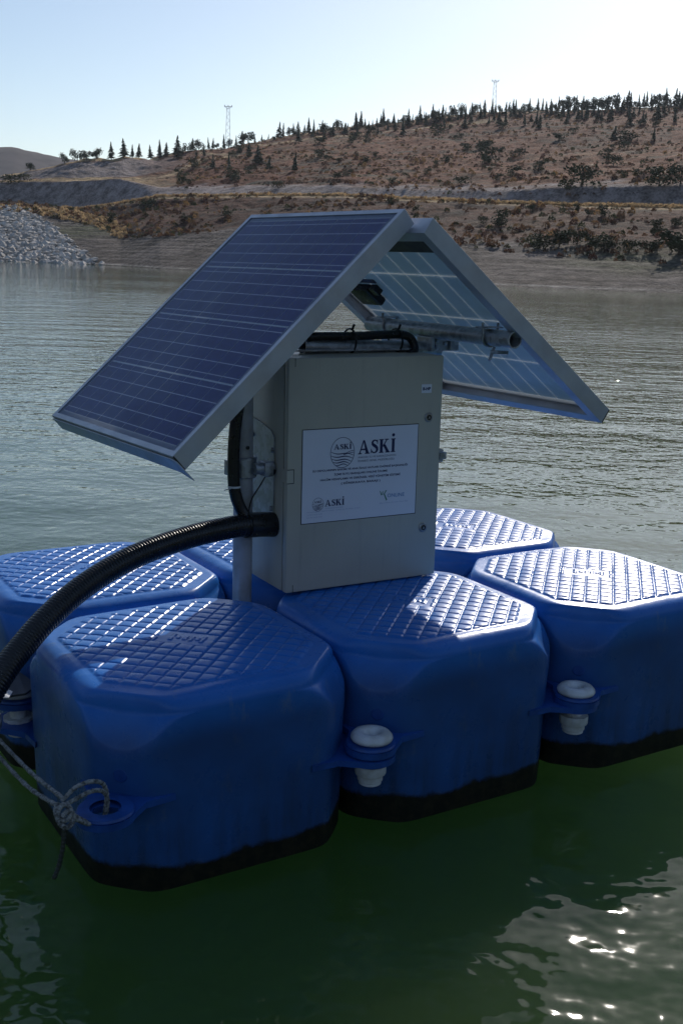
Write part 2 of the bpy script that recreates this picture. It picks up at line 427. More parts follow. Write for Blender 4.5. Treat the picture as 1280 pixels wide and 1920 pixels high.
azA = np.concatenate([np.linspace(R(-25), R(8), 90), np.linspace(R(8), R(56), 900)[1:], np.linspace(R(56), R(105), 120)[1:]])
rs_ = np.interp(azA, TAB[0][0], TAB[0][1])
tt = np.concatenate([np.linspace(0, 1, 430)**1.25, [1.25, 1.6, 2.1, 3.2]])
RR = (rs_-13)[:, None] + tt[None, :]*((np.interp(azA, TAB[6][0], TAB[6][1])+45)-(rs_-13))[:, None]
AA = np.repeat(azA[:, None], RR.shape[1], 1)
X, Y, Z, ZN = height(AA, RR)
n1 = fbm(X/22, Y/22, 4); n2 = fbm(X/3, Y/3, 4); n3 = fbm(X/1.1, Y/1.1, 2)
def C(*c): return np.array(c)[None, None, :]
def lerp(a, b, t): return a + (b-a)*np.clip(t, 0, 1)[..., None]
zj = ZN + n2*.22*np.where(ZN > 2.4, .25, 1)
beachc = lerp(C(.16,.135,.12), C(.095,.078,.066), .5+n2*3); beachc = lerp(beachc, C(.08,.10,.035), (n1*4-.2)*np.clip((zj-1.35)*4, 0, 1))
strip = np.sin(Z*17+n1*8)*.5+.5; beachc = lerp(beachc, C(.19,.165,.145), strip*.42); st2 = np.clip(np.sin(Z*29+n1*14+n2*3)*3-1.6, 0, 1); beachc = lerp(beachc, C(.045,.038,.034), st2*.75)
scrubc = lerp(C(.130,.044,.021), C(.195,.072,.035), .5+n1*2.5); scrubc = lerp(scrubc, C(.08,.07,.05), n2*3.5-.1); scrubc = lerp(scrubc, C(.27,.17,.09), (n3+n1)*2.2-.45)
tanc = lerp(C(.52,.37,.20), C(.36,.25,.14), .5+n2*2.5)
cutc = lerp(C(.33,.27,.25), C(.25,.21,.195), .5+n1*2)
AZG = AA*180/math.pi
c = beachc
c = lerp(c, scrubc*C(.50,.55,.66), (zj-2.0)*8)  # lower slope scrub darkened and purpled, its shade put into the colour
c = lerp(c, C(.42,.39,.35), np.clip(1-np.abs(Z-WATER_Z-.10)/.07, 0, 1)*.7)
c = lerp(c, tanc, (ZN-2.90)*25)
c = lerp(c, cutc, (ZN-4.0)*12)
c = lerp(c, scrubc, (ZN+n2*.3-5.0)*10)
left = np.clip((24.5-AZG+n1*3)/3, 0, 1)                         # the western valley: a second bench and cut
c = c + (tanc*.8-c)*(left*np.clip((ZN-5.02)*15, 0, 1)*np.clip((6.0-ZN)*10, 0, 1))[..., None]
c = c + (cutc*.85-c)*(left*np.clip((ZN-6.0)*12, 0, 1)*np.clip((6.88-ZN)*20, 0, 1))[..., None]
c = lerp(c, tanc, np.clip((ZN-6.86)*18, 0, 1)*np.clip(.55+n1*3.2+left, 0, 1)*np.clip((7.6-ZN)*3, 0, 1))
# tracks winding over the hill
def track(x0, y0, x1, y1, wd):
    """tan dirt track between two spots of the hill, given as azimuth (deg) and distance"""
    global c
    t = np.clip((AZG-x0)/(x1-x0), 0, 1); rr = y0+(y1-y0)*t + np.sin(AZG*2.1)*1.5 
    on = (AZG > min(x0, x1)) & (AZG < max(x0, x1)); k = np.clip(1.2-np.abs(RR-rr)/wd, 0, 1)*on
    c = c + (tanc*1.05-c)*(k*.85)[..., None]
track(21.5, 160, 26.5, 196, 3.0); track(24.5, 205, 26.5, 193, 3.0); track(26.0, 214, 30.5, 222, 3.0); track(31, 222, 39.5, 231, 2.6)
idx = np.arange(AA.size).reshape(AA.shape)
Fq = np.stack([idx[:-1,:-1], idx[:-1,1:], idx[1:,1:], idx[1:,:-1]], -1).reshape(-1, 4)[:, ::-1]
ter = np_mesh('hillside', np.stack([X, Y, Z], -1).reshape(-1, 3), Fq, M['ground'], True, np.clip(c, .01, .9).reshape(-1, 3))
tag(ter, kind='structure')
def ground_at(px, py, rmin=52, rmax=262):
    az, el = azel(px, py); rr = np.linspace(rmin, rmax, 1500); a = np.full_like(rr, az)
    x, y, z, zn = height(a, rr); hit = np.where(z - CAM.z >= rr*math.tan(el))[0]
    hit = hit[rr[hit] > np.interp(az, TAB[0][0], TAB[0][1])-6]
    i = hit[0] if len(hit) else int(np.argmax((z-CAM.z)/rr))
    return Vector((x[i], y[i], z[i])), rr[i]

# lake: one sheet to the horizon
wv, wf = [], []
rad = [0, .6, 1.2, 2.5, 5, 10, 20, 40, 80, 160, 400, 1500]; ns = 64
for r_ in rad: wv += [(r_*math.cos(2*math.pi*i/ns), r_*math.sin(2*math.pi*i/ns), WATER_Z) for i in range(ns)]
wf = [(j*ns+i, j*ns+(i+1)%ns, (j+1)*ns+(i+1)%ns, (j+1)*ns+i) for j in range(len(rad)-1) for i in range(ns)]
wf = [f if f[0] != f[1] else f for f in wf]
wv = wv[ns:]; wf = [tuple(k-ns for k in f) for f in wf if min(f) >= ns] + [tuple(range(ns))]
lake = mesh_obj('water', wv, wf, M['water']); tag(lake, kind='structure')
# unseen valley side added behind the viewer to block low sky light
rv = []
for i in range(160):
    az = R(104 + 232*i/159); r0 = 58+14*math.sin(i*.11)+6*math.sin(i*.37)
    for j in range(14):
        t = j/13; r_ = r0+t*120; z = WATER_Z-1+ (34+5*math.sin(i*.21))*t**.8 + float(fbm(np.array([i*.35]), np.array([t*9.]), 4)[0])*5*min(1, t*3)
        rv.append((CAM.x+r_*math.sin(az), CAM.y+r_*math.cos(az), z))
rh = mesh_obj('rear_light_blocker', rv, [(i*14+j, i*14+j+1, (i+1)*14+j+1, (i+1)*14+j) for i in range(159) for j in range(13)], M['rear_blocker'], smooth=True)
tag(rh, kind='structure')
# distant hill at the left
hv = []; na, nr = 260, 16
for i in range(na):
    az = R(-30 + 75*i/(na-1)); 
    a0 = math.degrees(az)
    top = 4.62 if a0 < 16 else max(3.0, 4.62-(a0-16)*.12)
    top += .04*math.sin(a0*1.3)+.02*math.sin(a0*3.7) + float(fbm(np.array([a0*2.2]), np.array([3.3]), 4)[0])*.12
    for j in range(nr):
        t = j/(nr-1); r_ = 620+t*260; z = CAM.z + (r_*math.tan(R(top)))*(t**.7) - 8*(1-t)
        z += float(fbm(np.array([a0*3.]), np.array([t*6.]), 3)[0])*8*t*(1-t)
        hv.append((CAM.x+r_*math.sin(az), CAM.y+r_*math.cos(az), z))
    hv.append((CAM.x+1300*math.sin(az), CAM.y+1300*math.cos(az), -10))
n_ = nr+1
fh = mesh_obj('distant_hill', hv, [(i*n_+j, i*n_+j+1, (i+1)*n_+j+1, (i+1)*n_+j) for i in range(na-1) for j in range(n_-1)], M['farhill'], smooth=True)
tag(fh, kind='structure')

# stones of the embankment, dry tufts on the slopes
def scatter(name, n, azr, sampler, base, size, colf, mat, jit=.35, flat=.7):
    az = R(azr[0]) + RNG.random(n)*R(azr[1]-azr[0]); r, keep = sampler(az, RNG.random(n)); az = az[keep]; r = r[keep]
    x, y, z, zn = height(az, r); m = len(az); bv, bf = base
    s = (size[0] + (size[1]-size[0])*RNG.random(m)**2); ang = RNG.random(m)*6.28
    V = bv[None]*(1+(RNG.random((m, len(bv), 3))-.5)*2*jit); V = V*s[:, None, None]; V[..., 2] *= flat*(.7+.6*RNG.random(m))[:, None]
    ca, sa = np.cos(ang)[:, None], np.sin(ang)[:, None]
    VX = V[..., 0]*ca - V[..., 1]*sa + x[:, None]; VY = V[..., 0]*sa + V[..., 1]*ca + y[:, None]; VZ = V[..., 2] + z[:, None]
    Fm = (bf[None] + (np.arange(m)*len(bv))[:, None, None]).reshape(-1, 3)
    cc = np.repeat(colf(m, zn)[:, None, :], len(bv), 1).reshape(-1, 3)
    return np_mesh(name, np.stack([VX, VY, VZ], -1).reshape(-1, 3), Fm, mat, False, cc)
bm = bmesh.new(); bmesh.ops.create_icosphere(bm, subdivisions=1, radius=1); bm.verts.index_update()
ICO = (np.array([v.co[:] for v in bm.verts]), np.array([[v.index for v in f.verts] for f in bm.faces])); bm.free()
def s_rip(az, u):
    a = keys(az); r0 = a[1][0]-1.5; r1 = a[2][0]+1; r = r0+(r1-r0)*u**.85
    lim = 19.6 - (r-100)*.10 + (RNG.random(len(az))-.5)*.5; return r, (np.degrees(az) < lim)
def c_rip(m, zn):
    g = .30+.30*RNG.random(m)**1.3; return np.stack([g*1.08, g*.99, g*.89], -1)
tag(scatter('riprap_stones', 13000, (3, 20.3), s_rip, ICO, (.11, .48), c_rip, M['stone']),
    'pale grey riprap stones on the embankment at the left shore', 'stones', kind='stuff')
tv, tf = [], []
for k in range(26):
    a = k*2.4; e_ = ((k*37) % 26)/26; r_ = .55*math.sqrt(1-e_*e_*.8)*(.6+.4*((k*11) % 7)/7); cx_, cy_, cz_ = r_*math.cos(a), r_*math.sin(a), .05+.55*e_
    q = .17; b = len(tv); u_ = a*1.7+k
    tv += [(cx_+q*math.cos(u_), cy_+q*math.sin(u_), cz_-q*.6), (cx_-q*math.cos(u_), cy_-q*math.sin(u_), cz_-q*.3*math.sin(k)), (cx_*1.1-q*.5*math.sin(u_), cy_*1.1+q*.5*math.cos(u_), cz_+q*1.3)]; tf.append((b, b+1, b+2))
TUFT = (np.array(tv), np.array(tf))
def s_tuft(az, u):
    a = keys(az); r0 = a[2][0]-3; r1 = a[7][0]+8; r = r0+(r1-r0)*u**1.2
    cut = ((r > a[4][0]-3) & (r < a[5][0]-1.0)) | ((np.degrees(az) < 23.5) & (r > a[3][0]))
    xx = r*np.sin(az); yy = r*np.cos(az); return r, (~cut) & (fbm(xx/7, yy/7, 3)*2+.55 > RNG.random(len(az)))
def c_tuft(m, zn):
    k = RNG.random(m); pal = np.array([(.10,.06,.035),(.05,.055,.028),(.24,.15,.07),(.08,.042,.03),(.15,.085,.05)])
    return pal[np.minimum((k*5).astype(int), 4)]*(.7+.6*RNG.random(m))[:, None]
tag(scatter('dry_scrub', 19000, (2, 60), s_tuft, TUFT, (.2, .62), c_tuft, M['scrub'], .2, .9),
    'low dry scrub and grass tufts all over the brown slope', 'scrub', kind='stuff')
def s_edge(az, u):
    a = keys(az); return a[3][0]-.8+u*2.4, np.degrees(az) > 18
def s_top(az, u):
    a = keys(az); return a[2][0]-3+u*12, np.degrees(az) < 21
def c_edge(m, zn): return np.array([(.50,.36,.20)])*(.65+.6*RNG.random(m))[:, None]
tag(scatter('dry_grass', 4200, (14, 58), s_edge, TUFT, (.18, .42), c_edge, M['scrub'], .2, .9),
    'golden dry grass fringe along the lip of the terrace', 'grass', kind='stuff')

tag(scatter('dry_grass', 1700, (3, 21), s_top, TUFT, (.2, .6), c_edge, M['scrub'], .2, .9),
    'tan dry grass on top of the stone embankment', 'grass', kind='stuff')
# air between here and the hills
hz, nt_, p_ = newmat('haze_air'); nt_.nodes.remove(p_); vp = nt_.nodes.new('ShaderNodeVolumePrincipled')
vp.inputs['Color'].default_value = (.78, .86, 1.0, 1); vp.inputs['Density'].default_value = .00015; vp.inputs['Anisotropy'].default_value = .35
nt_.links.new(vp.outputs[0], nt_.nodes['Material Output'].inputs['Volume'])
mb = MB(); mb.box(-1700, 1700, -1700, 1700, -75, 110); tag(mb.build('haze', hz), kind='stuff')

# ------------------------------------------------------------------ trees and shrubs
def conifer_mesh(seed, slim=.26):
    rnd = random.Random(seed); V, F = [], []
    lay = 15
    for j in range(lay):
        t = j/(lay-1); zc = .10+.88*t; rad_ = slim*(1-t)**.85+.015
        nb = int(9-4*t)
        for k in range(nb):
            a = rnd.random()*6.28; L = rad_*(.65+.6*rnd.random()); dz = -.05-.04*rnd.random()
            for q in range(2):
                aa = a+rnd.uniform(-.35, .35); wv_ = .035+.03*(1-t); z0 = zc+rnd.uniform(-.03, .03)
                p0 = Vector((0,0,z0+.03)); p1 = Vector((L*math.cos(aa), L*math.sin(aa), z0+dz)); s_ = Vector((-math.sin(aa), math.cos(aa), rnd.uniform(-.4,.4)))*wv_
                m_ = p0.lerp(p1, .55); b = len(V); V += [p0, m_+s_, p1, m_-s_]; F.append((b, b+1, b+2, b+3))
    b = len(V); V += [Vector((-.012,0,.93)), Vector((.012,0,.93)), Vector((0,0,1.06))]; F.append((b, b+1, b+2))
    me = bpy.data.meshes.new('crown'); me.from_pydata(V, [], F); me.materials.append(M['needles']); return me
def bushy_mesh(seed, name='crown', mat='leaves', n=330, squash=.8, lobes=7, z0=.45):
    rnd = random.Random(seed); V, F = [], []
    L = [(Vector((rnd.uniform(-.3,.3), rnd.uniform(-.3,.3), z0+rnd.uniform(-.22,.25))), rnd.uniform(.16,.30)) for _ in range(lobes)]
    for i in range(n):
        c_, r_ = rnd.choice(L); d = Vector((rnd.gauss(0,1), rnd.gauss(0,1), rnd.gauss(0,1))).normalized()*r_*(rnd.random()**.35)
        p = c_+Vector((d.x, d.y, d.z*squash)); s_ = rnd.uniform(.03,.065); 
        a = Vector((rnd.gauss(0,1), rnd.gauss(0,1), rnd.gauss(0,1))).normalized(); b_ = a.orthogonal().normalized(); c2 = a.cross(b_)
        b = len(V); V += [p+b_*s_, p+c2*s_*.7, p-b_*s_, p-c2*s_*.7]; F.append((b, b+1, b+2, b+3))
    me = bpy.data.meshes.new(name); me.from_pydata(V, [], F); me.materials.append(M[mat]); return me
def trunk_mesh(r_=.022, h=.55):
    mb = MB(); mb.tube([(0,0,-.12),(.005,0,.2),(0,0,h)], [r_*1.3, r_, r_*.4], 6); me = bpy.data.meshes.new('trunk'); me.from_pydata(mb.v, [], mb.f); me.materials.append(M['bark']); return me
CON = [conifer_mesh(i, s) for i, s in enumerate((.22,.27,.33,.24,.37))]; BUS = [bushy_mesh(20+i, n=420, lobes=11, z0=.34) for i in range(4)]
PIN = [bushy_mesh(40+i, mat='needles', n=620, squash=1.1, lobes=8, z0=.52) for i in range(3)]
TR = trunk_mesh(); TRP = trunk_mesh(.03, .6)
def plant(kind, px, py, hpx, label, group, wide=1.0, cat=None, name=None):
    p, r_ = ground_at(px, py); h = hpx*r_/F_PX*(.9 if kind != 'bus' else 1)
    nm = name or {'con':'conifer_tree','pin':'pine_tree','bus':'shrub'}[kind]
    o = empty(nm, p, (0,0,random.random()*6.28), label, cat or ('shrub' if kind == 'bus' else 'tree'), group)
    if kind != 'bus': wide *= random.uniform(.75, 1.35); o.rotation_euler = (R(random.gauss(0, 2.5)), R(random.gauss(0, 2.5)), random.random()*6.28)
    o.scale = (h*wide, h*wide, h)
    me = random.choice({'con':CON,'pin':PIN,'bus':BUS}[kind])
    cr = bpy.data.objects.new('crown' if kind != 'bus' else 'foliage', me); COL.objects.link(cr); cr.parent = o
    t = bpy.data.objects.new('trunk' if kind != 'bus' else 'stem', TR if kind != 'pin' else TRP); COL.objects.link(t); t.parent = o
    return o
G1 = 'young conifers along the crest of the hill'
crx = [x for x in XS]; cry = Y7
def crest_y(x): return float(np.interp(x, crx, cry))
x = 335.
while x < 1330:
    hgt = random.choice((random.uniform(9, 18), random.uniform(14, 26), random.uniform(22, 33)))+ (4 if x > 1050 else 0)
    k = 'pin' if random.random() < .33 else 'con'
    plant(k, x, crest_y(x)+random.uniform(-1, 5), hgt*(.85 if k == 'pin' else 1),
          'small dark conifer in the row along the crest of the brown hill' if k == 'con' else 'small round-crowned pine among the conifers on the hill crest', G1 if k == 'con' else 'round-crowned pines on the hill crest', .9 if k == 'con' else 1.1)
    x += random.uniform(5, 9.5) * (1 if x > 560 else 1.4)
x = 560.
while x < 1330:
    hgt = random.uniform(14, 26)
    plant('con', x, crest_y(x)+random.uniform(7, 16 if x < 900 else 26), hgt, 'small conifer standing on the open slope just below the crest trees', 'conifers just below the crest trees')
    x += random.uniform(14, 26) if x < 900 else random.uniform(7, 13)
for i in range(60):
    px = random.uniform(330, 1290); t = random.random()
    py = (crest_y(px)+14)*(1-t)+345*t if i % 3 else random.uniform(395, 440)
    if px < 900 and py > 372: py = random.uniform(crest_y(px)+15, 345)
    plant('bus', px, py, random.uniform(9, 21), 'low dark bush dotted on the dry brown hillside', 'low bushes dotted over the hillside', random.uniform(1.1, 1.7))
for px, py, h in ((1010,240,24),(1062,232,20),(1100,222,24),(1142,225,26),(1180,235,30),(1205,232,22),(1232,225,28),(1265,228,26),(1225,262,24),(1150,262,26)):
    plant('con', px, py, h, 'small conifer scattered on the upper slope at the right end of the hill', 'conifers on the right upper slope')
for px, py, h, l in ((57,313,16,'leftmost small pine beside the far cut, left edge'),(121,303,20,'small dark tree at the left tip of the tree line'),(145,301,24,'round dark tree second in the left tree line'),(163,300,20,'low round tree between two taller ones on the left cut rim'),
    (182,297,22,'broad dark tree on the rim of the left cut'),):
    plant('pin', px, py, h, l, None, 1.15)
for px, py, h, l in ((209,297,32,'pointed conifer with a wide base on the rim of the left cut'),(233,294,34,'tall thin pale conifer on the left rim'),(248,294,24,'short conifer beside the tall thin pale one'),(260,293,26,'conifer with a spiky top on the left rim'),
    (283,291,26,'narrow conifer where the left cut ends'),(299,296,34,'dark conifer in front of the rim above the dirt track'),(311,292,26,'slim conifer just left of the paired tall trees'),(333,296,42,'tallest dark conifer pair at the top of the dirt track'),
    (399,314,26,'dark conifer beside the bend of the dirt track'),(430,316,28,'wide dark conifer right of the track bend'),(484,306,34,'lone dark conifer on the slope with a long shadow'),(504,313,22,'smaller conifer next to the lone dark one'),(552,320,34,'lone conifer low on the slope above the panel'),
    (755,254,30,'lone conifer beside the pale track on the slope'),(870,240,24,'dark conifer above the upper track'),(832,232,16,'short conifer above the upper track'),(368,298,20,'small conifer on the tan rim'),(383,292,18,'small conifer near the pylon foot'),(466,286,22,'conifer on the slope right of the tall pylon')):
    plant('con', px, py, h, l, None, .95)
for px, py, h, wd, l in ((276,392,30,1.1,'dark round bush on the terrace edge at the left'),(210,418,26,1.0,'dark bush on the slope right of the stone embankment'),(20,345,22,1.6,'yellowish bush in the valley at the left edge'),(45,338,16,1.6,'yellowish low bush beside the valley tree'),
    (690,266,16,1.2,'small round bush left of the pale track'),(820,254,30,1.0,'grey round bush under the upper track'),(908,306,40,1.1,'dark ragged bush in the middle of the brown slope'),(1048,262,20,1.4,'bush near the right end of the upper slope'),(1090,350,52,1.2,'largest dark bush above the terrace road'),
    (1180,262,22,2.0,'wide light green bush high on the right slope'),(1062,356,22,1.4,'low olive bush left of the largest dark bush'),(1235,348,44,1.3,'big grey green bush on the right slope above the cut'),(1275,345,46,1.2,'big dark bush at the right frame edge above the cut'),
    (1083,396,20,1.0,'small round bush on the terrace lip'),(1128,404,26,1.0,'round bush just below the terrace lip'),(940,424,42,.9,'dark upright bush below the terrace'),(905,420,20,1.0,'small bush left of the dark upright one'),
    (1018,466,36,1.3,'dark bush at the left of the shore thicket'),(1048,462,44,1.2,'tallest bush of the shore thicket'),(1082,458,34,1.1,'bush in the middle of the shore thicket'),(1115,470,42,1.0,'dark bush with a spiky top in the shore thicket'),
    (1142,466,34,1.3,'yellow green bush in the shore thicket'),(1178,474,30,1.3,'low bush at the right of the shore thicket'),(1222,472,34,1.2,'small dark bush near the right edge of the thicket'),(1272,478,66,1.2,'big dark bush at the right frame edge by the shore'),(1232,440,36,.8,'thin dark bush above the shore thicket'),
    (520,352,18,1.3,'dark low bush by the terrace cut above the panel'),(865,345,20,1.6,'low dark bush at the foot of the brown slope'),(735,345,16,1.6,'low brown bush above the cut'),(960,330,26,1.2,'brown bush on the lower brown slope'),(1010,318,22,1.2,'olive bush on the brown slope'),(1150,310,26,1.4,'olive bush right of the largest one'),
    (425,405,16,1.5,'low green bush below the terrace left of the panel'),(350,415,14,1.6,'low scrub bush above the green shore strip')):
    plant('bus', px, py, h, l, None, wd*1.1)

# ------------------------------------------------------------------ pylons
def pylon(px, ytop, ybase, label):
    p, r_ = ground_at(px, ybase, rmax=268); az, el = azel(px, ytop); rr = math.hypot(p.x-CAM.x, p.y-CAM.y)
    H = CAM.z + rr*math.tan(el) - p.z
    o = empty('lattice_pylon', p, (0,0,-az), label, 'pylon', None)
    mb = MB(); w0, w1, th = .50, .24, .032
    for sx in (-1, 1):
        for sy in (-1, 1): mb.tube([(sx*w0, sy*w0, -.5), (sx*w1, sy*w1, H)], th, 4)
    n = 12
    for j in range(n):
        a, b = j/n, (j+1)/n; wa = w0+(w1-w0)*a; wb = w0+(w1-w0)*b; s_ = 1 if j % 2 else -1
        for sy in (-1, 1): mb.tube([(-s_*wa, sy*wa, H*a), (s_*wb, sy*wb, H*b)], th*.6, 3)
        for sx in (-1, 1): mb.tube([(sx*wa, -s_*wa, H*a), (sx*wb, s_*wb, H*b)], th*.6, 3)
    mb.build('mast', M['pylon'], o)
    mb = MB(); mb.tube([(-.75,0,H),(.75,0,H)], .05, 4); mb.tube([(-.75,0,H),(0,0,H-.45)], .03, 4); mb.tube([(.75,0,H),(0,0,H-.45)], .03, 4)
    mb.build('crossarm', M['pylon'], o)
    for sx in (-.68, 0, .68):
        mb = MB(); mb.lathe([(.05,0),(.09,.06),(.05,.12),(.09,.18),(.05,.24)], 8, Matrix.Translation((sx,0,H+.05))); mb.build('insulator', M['pylon'], o)
pylon(427, 199, 268, 'tall lattice power pylon above the left part of the hill')
pylon(925, 151, 208, 'lattice power pylon rising behind the trees on the right hill')
# white drum at the far waterline
pd = Vector((45.6, 45.2, WATER_Z+.05)); o = empty('plastic_drum', pd, (0, 0, R(-45)), 'white plastic drum lying at the far waterline on the right', 'drum')
mb = MB(); mb.lathe([(.02,-.42),(.15,-.42),(.19,-.38),(.19,-.15),(.175,-.13),(.19,-.11),(.19,.11),(.175,.13),(.19,.15),(.19,.38),(.15,.42),(.02,.42)], 20, Matrix.Translation((0,0,.1))@Matrix.Rotation(R(90), 4, 'Y'))
mb.build('barrel', M['barrel'], o, angle=40)
mb = MB(); mb.lathe([(.03,0),(.03,.04)], 12, Matrix.Translation((.42,.09,.1))@Matrix.Rotation(R(90), 4, 'Y')); mb.build('cap', M['black'], o)

# ------------------------------------------------------------------ pontoon floats
HP = .46
def outline(th, a, k):
    c_, s_ = abs(math.cos(th)), abs(math.sin(th)); p = 34.
    return ((c_/a)**p + (s_/a)**p + ((c_+s_)/k)**p)**(-1/p)
def float_body(name='body'):
    NA = 640
    V, F = [], []; ths = [2*math.pi*i/NA for i in range(NA)]
    A = .2475
    # profile down the outside: (a, k, z): half width, corner plane, height
    prof = []
    rt = .030
    for j in range(9):
        a = math.pi/2*j/8; prof.append((A-rt+rt*math.sin(a), .364+.012*math.sin(a), -rt*(1-math.cos(a))*.9, j/8))
    zz = [-.030,-.038,-.048,-.058,-.068,-.078,-.088,-.10,-.12,-.16,-.21,-.26,-.30,-.33,-.35]
    rings = []
    for t in range(1, 121):                                   # top, centre outwards
        f = t/120; rings.append(('top', f))
    for pr in prof[1:]: rings.append(('bev', pr))
    for j in range(1, 10): rings.append(('scoop', j/9))
    for j in range(1, 15): rings.append(('side', j/14))
    for j in range(1, 6): rings.append(('bot', j/5))
    s2 = math.sqrt(.5)
    def tread(x, y):
        r_in = max(abs(x), abs(y)); d = min(.206-r_in, (.327-(abs(x)+abs(y)))*s2)
        if d <= 0: return 0.
        e = min(1, d/.006); s_ = (x+y)*s2; t_ = (y-x)*s2
        if abs(t_) < .052 and abs(s_) < .030:                 # plain plate with raised marks
            m = .6
            for q in (-.034,-.024,-.012,.0,.014,.026):
                if abs(t_-q) < .0035 and abs(s_) < .010+.006*math.sin(q*300): m = 1.15
            return .0026*m*e
        P = .0300; fs = abs((s_/P) % 1 - .5)*2; ft = abs((t_/P) % 1 - .5)*2
        g = (1-max(0, (fs-.80)/.20)**1.6)*(1-max(0, (ft-.80)/.20)**1.6)
        dome = .66+.34*(1-fs*fs)*(1-ft*ft)
        return .0036*g*dome*e
    for kind, q in rings:
        for th in ths:
            c_, s_ = math.cos(th), math.sin(th)
            # how much this direction belongs to a cut corner
            cor = max(0., 1-abs(((th % (math.pi/2))-math.pi/4))/(R(24))); cor = cor*cor*(3-2*cor)
            if kind == 'top':
                r_ = outline(th, A-rt, .364)*q; x, y = r_*c_, r_*s_; z = tread(x, y) - .0035*(r_/.25)**2
            elif kind == 'bev':
                a, k, dz, u = q; r_ = outline(th, a, k); z = dz - .0035 - cor*.004*u
            elif kind == 'scoop':
                D = .004 + .052*cor; z = -.0305-.004*cor - D*q; k = .377 + (.420-.377)*q; r_ = outline(th, A, k)
            elif kind == 'side':
                z0_ = -.0305-.004*cor-.004-.052*cor; q2 = q**1.0; z = z0_+(-.414-z0_)*q2
                k = .420 - .012*q2; a = A - .006*q2**3; r_ = outline(th, a, k)
                if q < .08: r_ = outline(th, a, k+.0015)
            else:
                rr = .045; ang = q*math.pi/2; r_ = outline(th, A-.006-rr*(1-math.cos(ang)), .408-rr*(1-math.cos(ang))); z = -.414-rr*math.sin(ang)
            V.append((r_*c_, r_*s_, z+HP))
    n = len(rings); b = len(V); V.append((0,0,HP+tread(0,0))); V.append((0,0,.002))
    F = [(j*NA+i, j*NA+(i+1)%NA, (j+1)*NA+(i+1)%NA, (j+1)*NA+i) for j in range(n-1) for i in range(NA)]
    F = [tuple(reversed(f)) for f in F]
    F += [(b, i, (i+1)%NA) for i in range(NA)] + [(b+1, (n-1)*NA+(i+1)%NA, (n-1)*NA+i) for i in range(NA)]
    return mesh_obj(name, V, F, M['pontoon'], smooth=True)
LUGZ = [-.166, -.179, -.192, -.205]     # front-left, front-right, back-right, back-left
def float_lug(idx, sx, sy):
    z1 = LUGZ[idx]+HP; z0 = z1-.0115; nx, ny = sx*.25, sy*.25; n = 28; ro, ri = .047, .021
    d = Vector((-sx, -sy, 0)).normalized(); t = Vector((d.y, -d.x, 0)); ce = Vector((nx, ny, 0))
    out = []; 
    for k in range(n+1):                                     # outer arc, then flare to the wall
        a = -R(100)+R(200)*k/n; out.append(ce - d*math.cos(a)*ro + t*math.sin(a)*ro)
    out += [ce + d*.045 + t*.050, ce + d*.085 + t*.085, ce + d*.085 - t*.085, ce + d*.045 - t*.050]
    inn = []
    for p in out:
        q = p-ce; q.normalize(); inn.append(ce + q*ri)
    V = [(p.x,p.y,z1) for p in out]+[(p.x,p.y,z0) for p in out]+[(p.x,p.y,z1) for p in inn]+[(p.x,p.y,z0) for p in inn]
    m = len(out); F = []
    for k in range(m):
        j = (k+1) % m; F += [(k, j, m+j, m+k), (2*m+k, 2*m+j, j, k), (m+k, m+j, 3*m+j, 3*m+k), (3*m+k, 3*m+j, 2*m+j, 2*m+k)]
    mb = MB(); mb.add(V, F)
    mb.lathe([(ri+.002, z1-.002),(ro-.005, z1-.002),(ro-.001, z1+.002),(ro-.003, z1+.006),(ri+.004, z1+.007)], 32, Matrix.Translation((nx,ny,0)), cap=False) if idx == 0 else None
    return mb
fb = float_body(); lugs = []
root0 = empty('pontoon_float'); fb.parent = root0
for i, (sx, sy) in enumerate(((-1,-1),(1,-1),(1,1),(-1,1))):
    float_lug(i, sx, sy).build('lug', M['lug'], root0, angle=35)
mb = MB(); mb.lathe([(.004,.0022),(.011,.0022),(.013,.0005),(.016,.0005),(.016,-.004)], 20, Matrix.Translation((-.2085,-.2085,HP-.132))@Vector((-1,-1,0)).to_track_quat('Z','Y').to_matrix().to_4x4(), cap=True)
mb.build('plug', M['lug'], root0, angle=40)
spots = [(-.25,.25,0,'blue plastic float at the front left with rope tied to its lug'),
         (.25,.25,0,'blue plastic float in the middle of the front row, below the grey box door'),
         (.75,.25,0,'blue plastic float at the right end of the front row'),
         (-.25,.75,0,'sunlit blue float behind the front left one, under the black hose'),
         (.25,.75,0,'blue float mostly hidden behind the grey box'),
         (.75,.75,0,'blue float at the back right, beside the rear edge of the grey box')]
for i, (cx, cy, dz, lab) in enumerate(spots):
    if i == 0: o = root0
    else:
        o = root0.copy(); COL.objects.link(o)
        for ch in list(root0.children):
            c2 = ch.copy(); COL.objects.link(c2); c2.parent = o
    o.location = (cx, cy, -HP+dz); o['label'] = lab; o['category'] = 'float'; o['group'] = 'blue modular floats of the raft'
    o.rotation_euler = (R(random.uniform(-.5,.5)), R(random.uniform(-.5,.5)), R(random.uniform(-.35,.35)))
root0.rotation_euler = (R(.4), R(-.9), 0)
root0.location.z = -HP-.006

